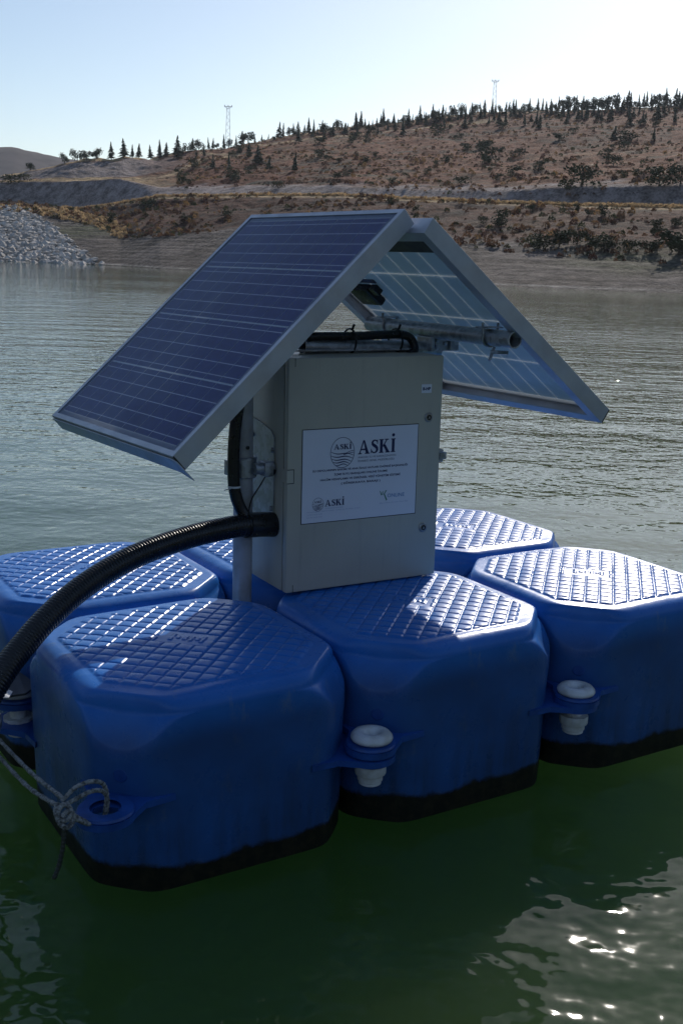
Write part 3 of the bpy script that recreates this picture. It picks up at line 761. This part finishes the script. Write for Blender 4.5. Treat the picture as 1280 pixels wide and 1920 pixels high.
# coupling pins
def pin(loc, label):
    o = empty('coupling_pin', loc, (0,0,random.random()), label, 'coupling pin', 'white coupling pins between the floats')
    mb = MB(); mb.lathe([(.012,-.010),(.013,.004),(.017,.0085),(.024,.0095),(.033,.0075),(.038,.002),(.039,-.002),(.037,-.006),(.022,-.007)], 40, Matrix.Translation((0,0,.004)))
    mb.build('head', M['whitepl'], o, smooth=True)
    mb = MB(); n = 40; prof = [(.029,-.050),(.029,-.066),(.0275,-.069),(.0235,-.070),(.0235,-.080),(.021,-.082),(.021,-.087),(.018,-.089)]
    V = []; 
    for j, (r_, z_) in enumerate(prof):
        for i in range(n):
            q = r_*(1-.05*(j < 3)*(i % 4 < 1)); V.append((q*math.cos(2*math.pi*i/n), q*math.sin(2*math.pi*i/n), z_))
    mb.add(V, [(j*n+i, (j+1)*n+i, (j+1)*n+(i+1)%n, j*n+(i+1)%n) for j in range(len(prof)-1) for i in range(n)] + [tuple(range(n)), tuple(reversed([(len(prof)-1)*n+i for i in range(n)]))])
    mb.build('nut', M['whitepl'], o, angle=35)
    mb = MB(); mb.lathe([(.016,-.06),(.016,0)], 20); mb.build('shank', M['whitepl'], o, smooth=False)
pin((0,0,-.157), 'white coupling pin between the front left and middle floats')
pin((.5,0,-.157), 'white coupling pin between the middle and right front floats')
pin((-.5,.5,-.157), 'white coupling pin behind the metal shackle at the left side')
pin((1.0,0,-.157), 'white coupling pin at the front right corner of the raft'); pin((0,1.0,-.157), 'white coupling pin at the back of the raft left of the box'); pin((.5,1.0,-.157), 'white coupling pin at the back of the raft behind the box')

# ------------------------------------------------------------------ mounting frame
fr = empty('mounting_frame', (-.018,.485,0), (0,0,0), 'galvanised pipe frame with two posts and cross pipes carrying the box and panels', 'pipe frame')
def wpt(o, pts): return [Vector(p)-Vector(o.location) for p in pts]
def tube_part(name, pts, r_, mat, parent, n=24, hollow=0):
    mb = MB(); mb.tube(wpt(parent, pts), r_, n, hollow=hollow); return mb.build(name, mat, parent, angle=40)
tube_part('post', [(-.020,.485,-.30),(-.022,.485,.2),(-.026,.485,.528)], .0205, M['pole'], fr, 28)
tube_part('post', [(.476,.540,-.30),(.476,.540,.50)], .0205, M['pole'], fr, 28)
tube_part('cross_pipe', [(.118,.497,.5085),(.478,.503,.497)], .0175, M['galv'], fr, 28, hollow=.84)
tube_part('panel_rail', [(.45,.205,.5415),(.452,.48,.5405),(.453,.752,.540)], .0175, M['galv'], fr, 28, hollow=.84)
tube_part('panel_rail', [(-.020,.30,.546),(-.026,.70,.546)], .0175, M['galv'], fr, 28, hollow=.84)
mb = MB(); Mx = Matrix.Translation(-Vector(fr.location))
mb.box(.06,.40,.470,.490,.4995,.5035, Mx, .0008); mb.build('flat_bar', M['galv'], fr)
# flange clamp on the right post
mb = MB(); mb.box(.452,.502,.479,.485,.496,.530, Mx, .001); mb.box(.436,.446,.472,.530,.4955,.528, Mx, .002); mb.box(.488,.512,.470,.477,.4965,.532, Mx, .002)
mb.build('flange', M['galv'], fr)
for (bx, bz) in ((.455,.521),(.455,.505),(.478,.513)):
    mb = MB(); mb.lathe([(.005,0),(.005,.005),(.003,.007)], 6, Mx@Matrix.Translation((bx,.4785,bz))@Matrix.Rotation(R(90),4,'X')); mb.build('bolt', M['galv'], fr)
# saddle clamps with wing bolts under the panel rails
def saddle(x_, y_, zc):
    mb = MB()
    pts = [(x_+.0195*math.cos(a), y_, zc+.0195*math.sin(a)) for a in [R(-200+ k*20) for k in range(12)]]
    mb.tube(wpt(fr, [(x_-.021,y_,zc+.030)]+pts+[(x_+.021,y_,zc+.030)]), .0028, 8)
    mb.box(x_-.032,x_+.026,y_-.011,y_+.011,zc+.0195,zc+.0225, Mx, .0008)
    c_ = mb.build('clamp', M['galv'], fr, angle=40)
    mb = MB(); mb.tube(wpt(fr, [(x_+.004,y_-.012,zc-.020),(x_-.012,y_-.018,zc-.047)]), .0032, 8); mb.tube(wpt(fr, [(x_-.006,y_-.012,zc-.030),(x_+.024,y_-.034,zc-.030)]), .0042, 8)
    w_ = mb.build('wing_bolt', M['galv'], c_, angle=40)
saddle(.449,.285,.5412); saddle(.452,.665,.5402); saddle(-.021,.36,.546)
# clamp between the left post and the box bracket
mb = MB(); mb.lathe([(.0255,-.022),(.0275,-.020),(.0275,.020),(.0255,.022)], 24, Mx@Matrix.Translation((-.022,.485,.262)))
mb.box(-.062,-.047,.474,.496,.246,.278, Mx, .002); mb.box(.003,.024,.436,.470,.246,.276, Mx, .003); mb.build('pipe_clamp', M['galv'], fr, angle=35)
tube_part('spacer', [(-.014,.452,.262),(.030,.452,.264)], .0125, M['galv'], fr, 16)
for zz_ in (.150, .335):
    mb = MB(); mb.lathe([(.004,0),(.004,.003),(.002,.004)], 8, Mx@Matrix.Translation((-.024,.4650,zz_-.03))@Matrix.Rotation(R(90),4,'X')); mb.build('screw', M['black'], fr)

# ------------------------------------------------------------------ control box
BW, BH, BD = .375, .490, .176
bx = empty('control_box', (.032,.390,.004), (R(-.5), R(-.3), R(-2.3)), 'grey steel control box with a white sign on its door, standing on the raft', 'control box')
mb = MB(); mb.box(0, BW, .022, BD, 0, BH, None, .004); mb.build('cabinet', M['box'], bx, angle=35)
mb = MB(); mb.box(.003, BW-.003, .0185, .0225, .003, BH-.003); mb.build('gasket', M['seam'], bx)
mb = MB(); mb.box(0, BW, 0, .0188, 0, BH, None, .0045); dr = mb.build('door', M['box'], bx, angle=35)
mb = MB(); mb.box(-.0012,.014,-.0012,.024,.235,.262, None, .0006); hg = mb.build('hinge', M['box'], dr)
mb = MB()
for (a0,a1,z0,z1) in ((-.0005,.0145,.2335,.2350),(-.0005,.0145,.2620,.2635),(.0140,.0155,.2335,.2635)): mb.box(a0,a1,-.0006,.0002,z0,z1)
mb.build('hinge_outline', M['seam'], hg)
for (x0_, z0_) in ((.014, BH-.0175), (.016, .0)):
    mb = MB(); mb.box(x0_, x0_+.0012, -.0004, .0002, z0_, z0_+.017); mb.build('hinge_slot', M['seam'], dr)
for (lx, lz) in ((.340,.357),(.337,.112)):
    mb = MB(); T_ = Matrix.Translation((lx,0,lz))@Matrix.Rotation(R(90),4,'X'); mb.lathe([(.0105,0),(.0105,.0015),(.009,.003),(.0065,.0032)], 24, T_)
    lk = mb.build('lock', M['lock'], dr, angle=35)
    mb = MB(); mb.lathe([(.0058,.0033),(.0058,.0037)], 24, T_); mb.build('keyhole_ring', M['dark'], lk)
    mb = MB(); mb.add([T_@Vector(v) for v in ((-.003,-.003,.004),(.0035,-.002,.004),(0,.004,.004))], [(0,1,2)]); mb.build('key_insert', M['lock'], lk)
mb = MB(); mb.box(BW+.0002, BW+.012, .004, .024, .255, .283, None, .001); mb.box(BW-.001, BW+.016, -.002, .006, .262, .278, None, .001); mb.build('latch', M['galv'], bx)
mb = MB(); mb.box(.319,.345,-.0008,-.0002,.410,.429); stk = mb.build('sticker', M['paper'], dr)
# text
def text_mesh(name, body, size, x_, z_, mat, parent, align='LEFT', y_=-.0014, bold=0., sx=1.0, w_target=None, tilt=0.):
    cu = bpy.data.curves.new(name, 'FONT'); cu.body = body; cu.size = size; cu.align_x = align; cu.offset = bold; cu.resolution_u = 3
    ob = bpy.data.objects.new(name, cu); COL.objects.link(ob)
    dg = bpy.context.evaluated_depsgraph_get(); me = bpy.data.meshes.new_from_object(ob.evaluated_get(dg))
    COL.objects.unlink(ob); bpy.data.objects.remove(ob)
    xs = [v.co.x for v in me.vertices] or [0]
    if w_target: sx = w_target/max(max(xs)-min(xs), 1e-6)
    me.transform(Matrix.Translation((x_, y_, z_))@Matrix.Rotation(tilt,4,'Y')@Matrix.Rotation(R(90),4,'X')@Matrix.Diagonal((sx,1,1,1)))
    me.materials.clear(); me.materials.append(mat); me.name = name
    o = bpy.data.objects.new(name, me); COL.objects.link(o); o.parent = parent; return o
text_mesh('lettering', 'B-HP', .0085, .3215, .4165, M['ink'], stk, bold=.0003, w_target=.020)
SX, SZ, SW, SH = .034, .147, .280, .196
TL = R(.6)
mb = MB(); mb.box(SX, SX+SW, -.0010, -.0004, SZ, SZ+SH); sg = mb.build('sign_sheet', M['paper'], dr)
mb = MB(); b_ = .0016
for (a0,a1,z0,z1) in ((SX-b_,SX,SZ-b_,SZ+SH+b_),(SX+SW,SX+SW+b_,SZ-b_,SZ+SH+b_),(SX,SX+SW,SZ-b_,SZ),(SX,SX+SW,SZ+SH,SZ+SH+b_)): mb.box(a0,a1,-.0009,-.0002,z0,z1)
mb.build('sign_border', M['seam'], sg)
def aski(x_, z_, h, mat, parent, name='large_lettering', wd=1.0):
    """slab serif capitals A S K I with a dot"""
    mb = MB(); cnt = [0]
    def q(pts):
        cnt[0] += 1; y_ = -.0014-cnt[0]*.00001
        mb.add([(x_+px*h*wd, y_, z_+pz*h) for px, pz in pts], [tuple(range(len(pts)))])
    def st(x0,z0,x1,z1,w0,w1=None): w1 = w1 or w0; q([(x0-w0/2,z0),(x0+w0/2,z0),(x1+w1/2,z1),(x1-w1/2,z1)])
    # A
    st(.10,.05,.42,1.0,.09); st(.72,.05,.44,1.0,.24,.10); q([(.22,.28),(.62,.28),(.60,.38),(.25,.38)]); q([(-.03,0),(.27,0),(.27,.07),(-.03,.07)]); q([(.52,0),(.92,0),(.92,.07),(.52,.07)])
    # S
    c_ = [(1.53,.80,.05),(1.47,.90,.10),(1.33,.955,.09),(1.20,.92,.13),(1.12,.80,.17),(1.14,.68,.20),(1.26,.58,.22),(1.40,.49,.22),(1.50,.38,.21),(1.52,.25,.19),(1.46,.12,.14),(1.32,.045,.09),(1.18,.07,.10),(1.08,.17,.08),(1.04,.26,.05)]
    L_, R_ = [], []
    for i,(a,b,w_) in enumerate(c_):
        p0 = c_[max(i-1,0)]; p1 = c_[min(i+1,len(c_)-1)]; dx,dz = p1[0]-p0[0],p1[1]-p0[1]; l = math.hypot(dx,dz); nx,nz = -dz/l,dx/l
        L_.append((a+nx*w_/2,b+nz*w_/2)); R_.append((a-nx*w_/2,b-nz*w_/2))
    for i in range(len(c_)-1): q([L_[i],L_[i+1],R_[i+1],R_[i]])
    q([(1.50,.68),(1.56,.68),(1.56,.98),(1.50,.98)]); q([(1.01,.02),(1.06,.02),(1.06,.34),(1.01,.34)])
    # K
    st(1.86,.05,1.86,.95,.22); q([(1.68,0),(2.04,0),(2.04,.07),(1.68,.07)]); q([(1.68,.93),(2.04,.93),(2.04,1.0),(1.68,1.0)])
    st(1.99,.45,2.30,.95,.10); st(2.40,.05,2.08,.60,.25,.22); q([(2.20,0),(2.58,0),(2.58,.07),(2.20,.07)]); q([(2.14,.93),(2.46,.93),(2.46,1.0),(2.14,1.0)])
    # I with dot
    st(2.84,.05,2.84,.95,.22); q([(2.66,0),(3.02,0),(3.02,.07),(2.66,.07)]); q([(2.66,.93),(3.02,.93),(3.02,1.0),(2.66,1.0)])
    q([(2.84+.12*math.cos(a),1.26+.12*math.sin(a)) for a in [2*math.pi*k/14 for k in range(14)]])
    return mb.build(name, mat, parent)
def emblem(cx_, cz_, rx, rz, parent, mat, lw=.0011):
    mb = MB(); n = 48
    def strip(pts, w_):
        L_, R_ = [], []
        for i,(a,b) in enumerate(pts):
            p0 = pts[max(i-1,0)]; p1 = pts[min(i+1,len(pts)-1)]; dx,dz = p1[0]-p0[0],p1[1]-p0[1]; l = math.hypot(dx,dz) or 1; ww = w_[i] if hasattr(w_,'__len__') else w_
            L_.append((a-dz/l*ww/2,b+dx/l*ww/2)); R_.append((a+dz/l*ww/2,b-dx/l*ww/2))
        for i in range(len(pts)-1): mb.add([(p[0],-.0014,p[1]) for p in (L_[i],R_[i],R_[i+1],L_[i+1])], [(0,1,2,3)])
    strip([(cx_+rx*math.cos(2*math.pi*k/n), cz_+rz*math.sin(2*math.pi*k/n)) for k in range(n+1)], lw)
    def edge(z): return math.sqrt(max(0,1-z*z))*.97
    for (zl, zr, ph, th) in ((.08,-.22,0,1.0),(-.16,-.40,.2,1.2),(-.36,-.60,.3,1.2),(-.56,-.74,.4,1.3),(-.76,-.86,.5,1.0)):
        pts, ws = [], []
        for k in range(15):
            t = k/14; xl, xr = -edge(zl), edge(zr); u = xl+(xr-xl)*t; z = zl+(zr-zl)*t - .07*math.sin(t*2*math.pi+ph) + (.0)
            pts.append((cx_+u*rx, cz_+z*rz)); ws.append(lw*(.7+1.1*th*math.sin(math.pi*t)))
        strip(pts, ws)
    for (z0, z1, zm) in ((-.14,.10,.0),(-.16,-.02,-.06)):
        pts = [(cx_+(.10+(.85)*t)*rx, cz_+(z0+(z1-z0)*math.sin(t*math.pi/2))*rz) for t in [k/8 for k in range(9)]]; strip(pts, lw)
    e = mb.build('emblem', mat, parent); aski(cx_-rx*.70, cz_+rz*.22, rz*.34, mat, e, 'emblem_lettering', 1.25 if rx > .02 else 1.15); return e
emblem(SX+.0935, SZ+.145, .0285, .0320, sg, M['ink'])
aski(SX+.132, SZ+.139, .0295, M['ink'], sg, 'large_lettering', 1.02)
text_mesh('lettering','ANKARA SU VE KANALİZASYON', .0055, SX+.131, SZ+.1305, M['ink2'], sg, w_target=.094)
text_mesh('lettering','İDARESİ GENEL MÜDÜRLÜĞÜ', .0058, SX+.131, SZ+.1225, M['ink2'], sg, w_target=.090)
text_mesh('lettering','SU DEPOLARININ BAKIMI VE ANA İSALE HATLARI DAİRESİ BAŞKANLIĞI', .0058, SX+.140, SZ+.1075, M['ink'], sg, 'CENTER', bold=.00012, w_target=.232)
text_mesh('lettering','İÇME SUYU BARAJLARI ONLINE İZLEME', .0060, SX+.140, SZ+.0975, M['ink'], sg, 'CENTER', bold=.00012, w_target=.130)
text_mesh('lettering','HACİM HESAPLAMA VE DERİNSEL VERİ YÖNETİM SİSTEMİ', .0060, SX+.140, SZ+.0875, M['ink'], sg, 'CENTER', bold=.00012, w_target=.196)
text_mesh('lettering','( EĞREKKAYA BARAJI )', .0060, SX+.140, SZ+.0775, M['ink'], sg, 'CENTER', bold=.00012, w_target=.096)
emblem(SX+.038, SZ+.0385, .0130, .0140, sg, M['ink'], .0006)
aski(SX+.055, SZ+.0330, .0135, M['ink'], sg, 'small_lettering', 1.12)
text_mesh('lettering','SU VE KANALİZASYON İDARESİ', .003, SX+.056, SZ+.0275, M['inkp'], sg, w_target=.042)
for zz_, wt_, tx in ((.0225,.128,'www.aski.gov.tr  Kazım Karabekir Caddesi No 70 İskitler Ankara'),(.0165,.036,'Tel 0312 616 10 00'),(.0105,.036,'Fax 0312 616 10 01')):
    text_mesh('lettering', tx, .0032, SX+.012, SZ+zz_, M['inkp'], sg, w_target=wt_)
text_mesh('lettering','ONLINE', .0115, SX+.207, SZ+.0405, M['inkb'], sg, w_target=.043)
mb = MB()
for pts in (((.188,.056),(.1895,.056),(.1935,.047),(.1915,.046)),((.1945,.054),(.1965,.055),(.1955,.047),(.1935,.047))): mb.add([(SX+a,-.0014,SZ+b) for a,b in pts], [(0,1,2,3)])
for pts in (((.2055,.0565),(.203,.0565),(.1975,.048),(.1985,.046)),((.1985,.0475),(.201,.0475),(.207,.0355),(.2045,.0335))): mb.add([(SX+a,-.00141,SZ+b) for a,b in pts], [(0,1,2,3)])
mb.build('leaf_mark', M['inkg'], sg)
text_mesh('lettering','Bilgi ve Kontrol Sistemleri Mühendislik', .0032, SX+.188, SZ+.028, M['inkp'], sg, w_target=.072)
# bracket plate on the left side, cable gland, small cable
mb = MB(); pl = [(-.050,.175),(-.050,.385),(-.0,.385),(.026,.372),(.030,.360),(.030,.150),(.012,.150)]
def side(pts, x0_, x1_):
    n = len(pts); V = [(x0_,.152-u*1.3 if False else .120-u*1.6, z) for u, z in pts]+[(x1_,.120-u*1.6, z) for u, z in pts]
    return V, [tuple(range(n)), tuple(reversed(range(n,2*n)))]+[(k,n+k,n+(k+1)%n,(k+1)%n) for k in range(n)]
V_, F_ = side([(-.030,.160),(-.030,.352),(.0,.346),(.030,.335),(.040,.322),(.040,.140),(.012,.140),(-.022,.150)], -.0035, -.0008); mb.add(V_, F_); pl_ = mb.build('bracket_plate', M['galv'], bx)
for (y_, z_) in ((.158,.315),(.062,.295),(.158,.185),(.066,.170)):
    mb = MB(); mb.lathe([(.0055,0),(.0055,.0035),(.003,.005)], 6, Matrix.Translation((-.0036,y_,z_))@Matrix.Rotation(R(-90),4,'Y')); mb.build('bolt', M['galv'], pl_)
mb = MB(); mb.lathe([(.010,0),(.014,.001),(.015,.010),(.011,.022)], 16, Matrix.Translation((-.001,.062,.256))@Matrix.Rotation(R(-90),4,'Y')); gl = mb.build('cable_gland', M['black'], bx, angle=40)
mb = MB(); mb.tube(spline([(-.02,.062,.262),(-.045,.075,.262),(-.075,.095,.263)], 6), .0042, 8); mb.tube(spline([(-.018,.060,.245),(-.032,.058,.225),(-.050,.062,.195),(-.055,.066,.165),(-.053,.066,.135)], 8), .0016, 6)
mb.build('cable', M['black'], gl, smooth=True)

# ------------------------------------------------------------------ corrugated hose to the shore, cable conduit on the post
HR = .0235
hp = [(.034,.450,.140),(-.001,.447,.144),(-.040,.437,.148),(-.075,.434,.148),(-.179,.420,.140),(-.299,.400,.118),(-.405,.370,.083),(-.488,.330,.044),(-.546,.300,.005),(-.590,.270,-.027),(-.632,.240,-.074),(-.675,.20,-.14),(-.715,.155,-.23),(-.75,.11,-.34),(-.78,.07,-.5)]
sp = spline(hp, 60); dist = 0; cum = [0]
for a, b in zip(sp, sp[1:]): dist += (b-a).length; cum.append(dist)
N_ = int(dist/.0013); pts, rad_ = [], []; j = 0
for k in range(N_):
    s_ = dist*k/N_
    while cum[j+1] < s_: j += 1
    t = (s_-cum[j])/max(cum[j+1]-cum[j], 1e-9); pts.append(sp[j].lerp(sp[j+1], t))
    rad_.append(HR - .0017 + .0018*(.5+.5*math.cos(2*math.pi*s_/.0062)))
ho = empty('corrugated_hose', (.034,.450,.140), (0,0,0), 'thick black corrugated hose curving from the grey box to the lower left', 'hose')
mb = MB(); mb.tube(wpt(ho, pts), rad_, 22); mb.build('ribbed_tube', M['hose'], ho, smooth=True)
mb = MB(); mb.tube(wpt(ho, spline([(.033,.450,.140),(-.001,.447,.144),(-.040,.437,.148)], 8)), .0262, 28); mb.build('sleeve', M['black'], ho, angle=40)
cd = empty('cable_conduit', (-.05,.455,.18), (0,0,0), 'black cable conduit running down the left post into the hose', 'conduit')
mb = MB(); mb.tube(wpt(cd, spline([(-.03,.452,.54),(-.040,.452,.47),(-.050,.452,.41),(-.058,.453,.352),(-.061,.454,.286),(-.058,.454,.225),(-.047,.450,.185),(-.030,.440,.155)], 10)), .0125, 18); mb.build('conduit_tube', M['black'], cd, smooth=True)
mb = MB(); mb.lathe([(.0135,-.002),(.0135,.002)], 20, Matrix.Translation(Vector((-.0585,.454,.228))-cd.location)); mb.tube(wpt(cd, [(-.07,.446,.226),(-.088,.44,.225)]), .001, 5); mb.build('cable_tie', M['tape'], cd)
c2 = empty('cable_bundle', (.25,.5,.522), (0,0,0), 'black cable bundle strapped on the cross pipe above the box', 'cable')
mb = MB(); mb.tube(wpt(c2, spline([(.125,.488,.527),(.15,.486,.5295),(.237,.484,.530),(.327,.484,.533),(.360,.482,.533),(.381,.478,.526),(.390,.474,.510),(.388,.470,.497),(.370,.468,.489)], 8)), .0095, 14)
mb.build('cable_sleeve', M['black'], c2, smooth=True)
for x_ in (.232, .352):
    mb = MB()
    mb.tube(wpt(c2, [(x_, .492+.0275*math.cos(a), .519+.0265*math.sin(a)) for a in [2*math.pi*k/16 for k in range(17)]]), .0024, 6); mb.tube(wpt(c2, [(x_,.484,.542),(x_+.003,.480,.556)]), .003, 6)
    mb.build('cable_tie', M['black'], c2)

# ------------------------------------------------------------------ solar panels
def solar_panel(loc, rot, s, label):
    o = empty('solar_panel', loc, rot, label, 'solar panel')
    prof = [(0,0),(.0115,0),(.0115,-.0016),(.0025,-.0016),(.0025,-.0335),(.026,-.0335),(.026,-.0355),(0,-.0355)]
    n = len(prof); V = []
    for (cx_, cy_, ix, iy) in ((0,0,1,1),(PL,0,-1,1),(PL,PW,-1,-1),(0,PW,1,-1)):
        for d, h in prof: V.append((s*(cx_+ix*d), cy_+iy*d, h))
    F = []
    for c_ in range(4):
        for k in range(n):
            f = (c_*n+k, c_*n+(k+1)%n, ((c_+1)%4)*n+(k+1)%n, ((c_+1)%4)*n+k); F.append(f if s > 0 else tuple(reversed(f)))
    bm_ = bmesh.new(); vs = [bm_.verts.new(v) for v in V]; [bm_.faces.new([vs[i] for i in f]) for f in F]
    bmesh.ops.recalc_face_normals(bm_, faces=bm_.faces[:]); bmesh.ops.bevel(bm_, geom=bm_.edges[:], offset=.0004, segments=1, affect='EDGES')
    me = bpy.data.meshes.new('frame'); bm_.to_mesh(me); bm_.free(); me.materials.append(M['alu']); fo = bpy.data.objects.new('frame', me); COL.objects.link(fo); fo.parent = o
    def sheet(name, h, mat, up):
        x0_, x1_ = s*.0028, s*(PL-.0028); y0_, y1_ = .0028, PW-.0028
        V = [(x0_,y0_,h),(x1_,y0_,h),(x1_,y1_,h),(x0_,y1_,h)]; f = (0,1,2,3) if (s > 0) == up else (3,2,1,0)
        return mesh_obj(name, V, [f], mat, o)
    sheet('glass', -.0022, M['cells'], True); sheet('backsheet', -.0062, M['back'], False)
    # corner keys seen as dark mitre gaps, drain notches on the lower rail
    for y_ in (.0, PW):
        sg_ = 1 if y_ == 0 else -1
        mb = MB(); mb.box(min(s*(PL-.0022), s*(PL+.0004)), max(s*(PL-.0022), s*(PL+.0004)), min(y_-sg_*.0004, y_+sg_*.0012), max(y_-sg_*.0004, y_+sg_*.0012), -.034, -.001)
        mb.build('corner_joint', M['seam'], o)
    return o
p1 = solar_panel((.175,.222,.787), (R(-.5),R(-42.2),R(3.5)), -1, 'left solar panel with its dark blue cell face turned to the viewer')
p2 = solar_panel((.216,.187,.772), (0,R(36.3),R(2.7)), 1, 'right solar panel sloping away, its translucent underside visible')
mb = MB(); mb.box(.0265,.060,.004,PW-.004,-.0352,-.0325, None, .0006); mb.box(.0575,.060,.004,PW-.004,-.0324,-.0070); mb.build('top_shade_bar', M['darksteel'], p2)  # dark bar added under the top frame, standing in for its shade
# edge strip flaring out under the lower edge of the left panel
mb = MB(); mb.add([(-PL+.004,.002,-.0357),(-PL-.002,.0,-.0357),(-PL-.002,.0,-.012),(-PL-.0045,-.006,-.052),(-PL+.004,PW,-.0357),(-PL-.0035,PW,-.012),(-PL-.0035,PW,-.036)], [])
mb = MB(); V_ = [(-PL-.0015,-.006,-.010),(-PL-.0015,-.012,-.056),(-PL-.0015,.020,-.0415),(-PL-.0015,PW,-.0375),(-PL-.0015,PW,-.006),(-PL-.0015,.010,-.006)]
V2_ = [(a-.0018,b,c_) for a,b,c_ in V_]; n = len(V_); mb.add(V_+V2_, [tuple(range(n)), tuple(reversed(range(n,2*n)))]+[(k,n+k,n+(k+1)%n,(k+1)%n) for k in range(n)])
mb.build('edge_strip', M['alu'], p1)
# junction box, lead and clip on the underside of the right panel
mb = MB(); mb.box(.215,.275,PW-.145,PW-.065,-.028,-.0064, None, .006); jb = mb.build('junction_box', M['black'], p2, angle=35)
mb = MB(); mb.box(.212,.235,PW-.175,PW-.154,-.026,-.010, None, .002); mb.build('terminal', M['black'], jb)
mb = MB(); mb.box(.585,.597,.050,.066,-.016,-.0064, None, .002); mb.build('clip', M['black'], p2)
mb = MB(); mb.box(.20,.212,.40,.56,-.0085,-.0064); mb.build('label_strip', M['ink2'], p2)

# ------------------------------------------------------------------ mooring rope, shackle plate
RP = empty('mooring_rope', (-.58,-.02,-.14), (0,0,0), 'grey braided rope knotted round the lug of the front left float', 'rope')
def rope_part(name, pts, r_=.0036, mat=None, n=8, per=12):
    if name == 'knot': kc = Vector((-.583,-.042,-.148)); pts = [kc+(Vector(p)-kc)*.72 for p in pts]
    sp_ = spline(pts, per); rr = [r_*(1+.13*math.sin(i*1.7)) for i in range(len(sp_))]
    mb = MB(); mb.tube(wpt(RP, sp_), rr, n); return mb.build(name, mat or M['rope'], RP, smooth=True)
rope_part('strand', [(-.600,.37,-.150),(-.588,.30,-.162),(-.590,.10,-.138),(-.578,-.02,-.130)])
rope_part('strand', [(-.612,.36,-.160),(-.600,.29,-.176),(-.602,.09,-.152),(-.590,-.028,-.136)])
rope_part('loop', [(-.580,-.02,-.134),(-.560,-.022,-.116),(-.535,-.018,-.113),(-.512,-.008,-.125),(-.500,.004,-.150),(-.501,.006,-.172),(-.508,.0,-.190),(-.535,-.02,-.182),(-.560,-.034,-.160),(-.575,-.035,-.145)])
rope_part('loop', [(-.585,-.03,-.138),(-.562,-.034,-.128),(-.540,-.033,-.122),(-.520,-.026,-.128),(-.507,-.014,-.145),(-.503,-.006,-.168),(-.512,-.008,-.188),(-.54,-.03,-.178),(-.57,-.04,-.155)])
rope_part('knot', [(-.590,-.02,-.128),(-.600,-.035,-.136),(-.596,-.045,-.150),(-.582,-.046,-.156),(-.570,-.042,-.146),(-.572,-.036,-.132),(-.584,-.034,-.126),(-.596,-.040,-.134),(-.598,-.045,-.152),(-.588,-.050,-.168),(-.574,-.048,-.170),(-.566,-.044,-.158),(-.568,-.040,-.142),(-.580,-.044,-.138),(-.592,-.048,-.146)], .0040)
rope_part('tail', [(-.586,-.048,-.160),(-.588,-.05,-.18),(-.592,-.053,-.200),(-.599,-.056,-.222),(-.607,-.058,-.238)], .0036, M['rope_wet'])
sh = empty('rope_shackle', (-.545,.43,-.15), (0,0,0), 'bright metal shackle plate holding the rope at the left float corner', 'shackle')
mb = MB(); V_ = [(-.62,.40,-.115),(-.548,.385,-.118),(-.535,.405,-.116),(-.565,.45,-.105),(-.63,.47,-.10)]; n = 5
V2_ = [(a,b,c_-.003) for a,b,c_ in V_]; mb.add(wpt(sh, V_+V2_), [tuple(range(n)), tuple(reversed(range(n,2*n)))]+[(k,n+k,n+(k+1)%n,(k+1)%n) for k in range(n)]); mb.build('plate', M['galv'], sh)
mb = MB(); V_ = [(-.56,.46,-.145),(-.50,.445,-.140),(-.47,.47,-.136),(-.49,.53,-.125),(-.55,.54,-.13)]; V2_ = [(a,b,c_-.004) for a,b,c_ in V_]
mb.add(wpt(sh, V_+V2_), [tuple(range(n)), tuple(reversed(range(n,2*n)))]+[(k,n+k,n+(k+1)%n,(k+1)%n) for k in range(n)]); mb.build('strap_plate', M['darksteel'], sh)
mb = MB(); mb.tube(wpt(sh, spline([(-.600,.41,-.118),(-.585,.375,-.122),(-.575,.352,-.140),(-.580,.350,-.165),(-.592,.365,-.178),(-.605,.385,-.165),(-.612,.41,-.13)], 8)), .0045, 10); mb.build('bow', M['galv'], sh, smooth=True)
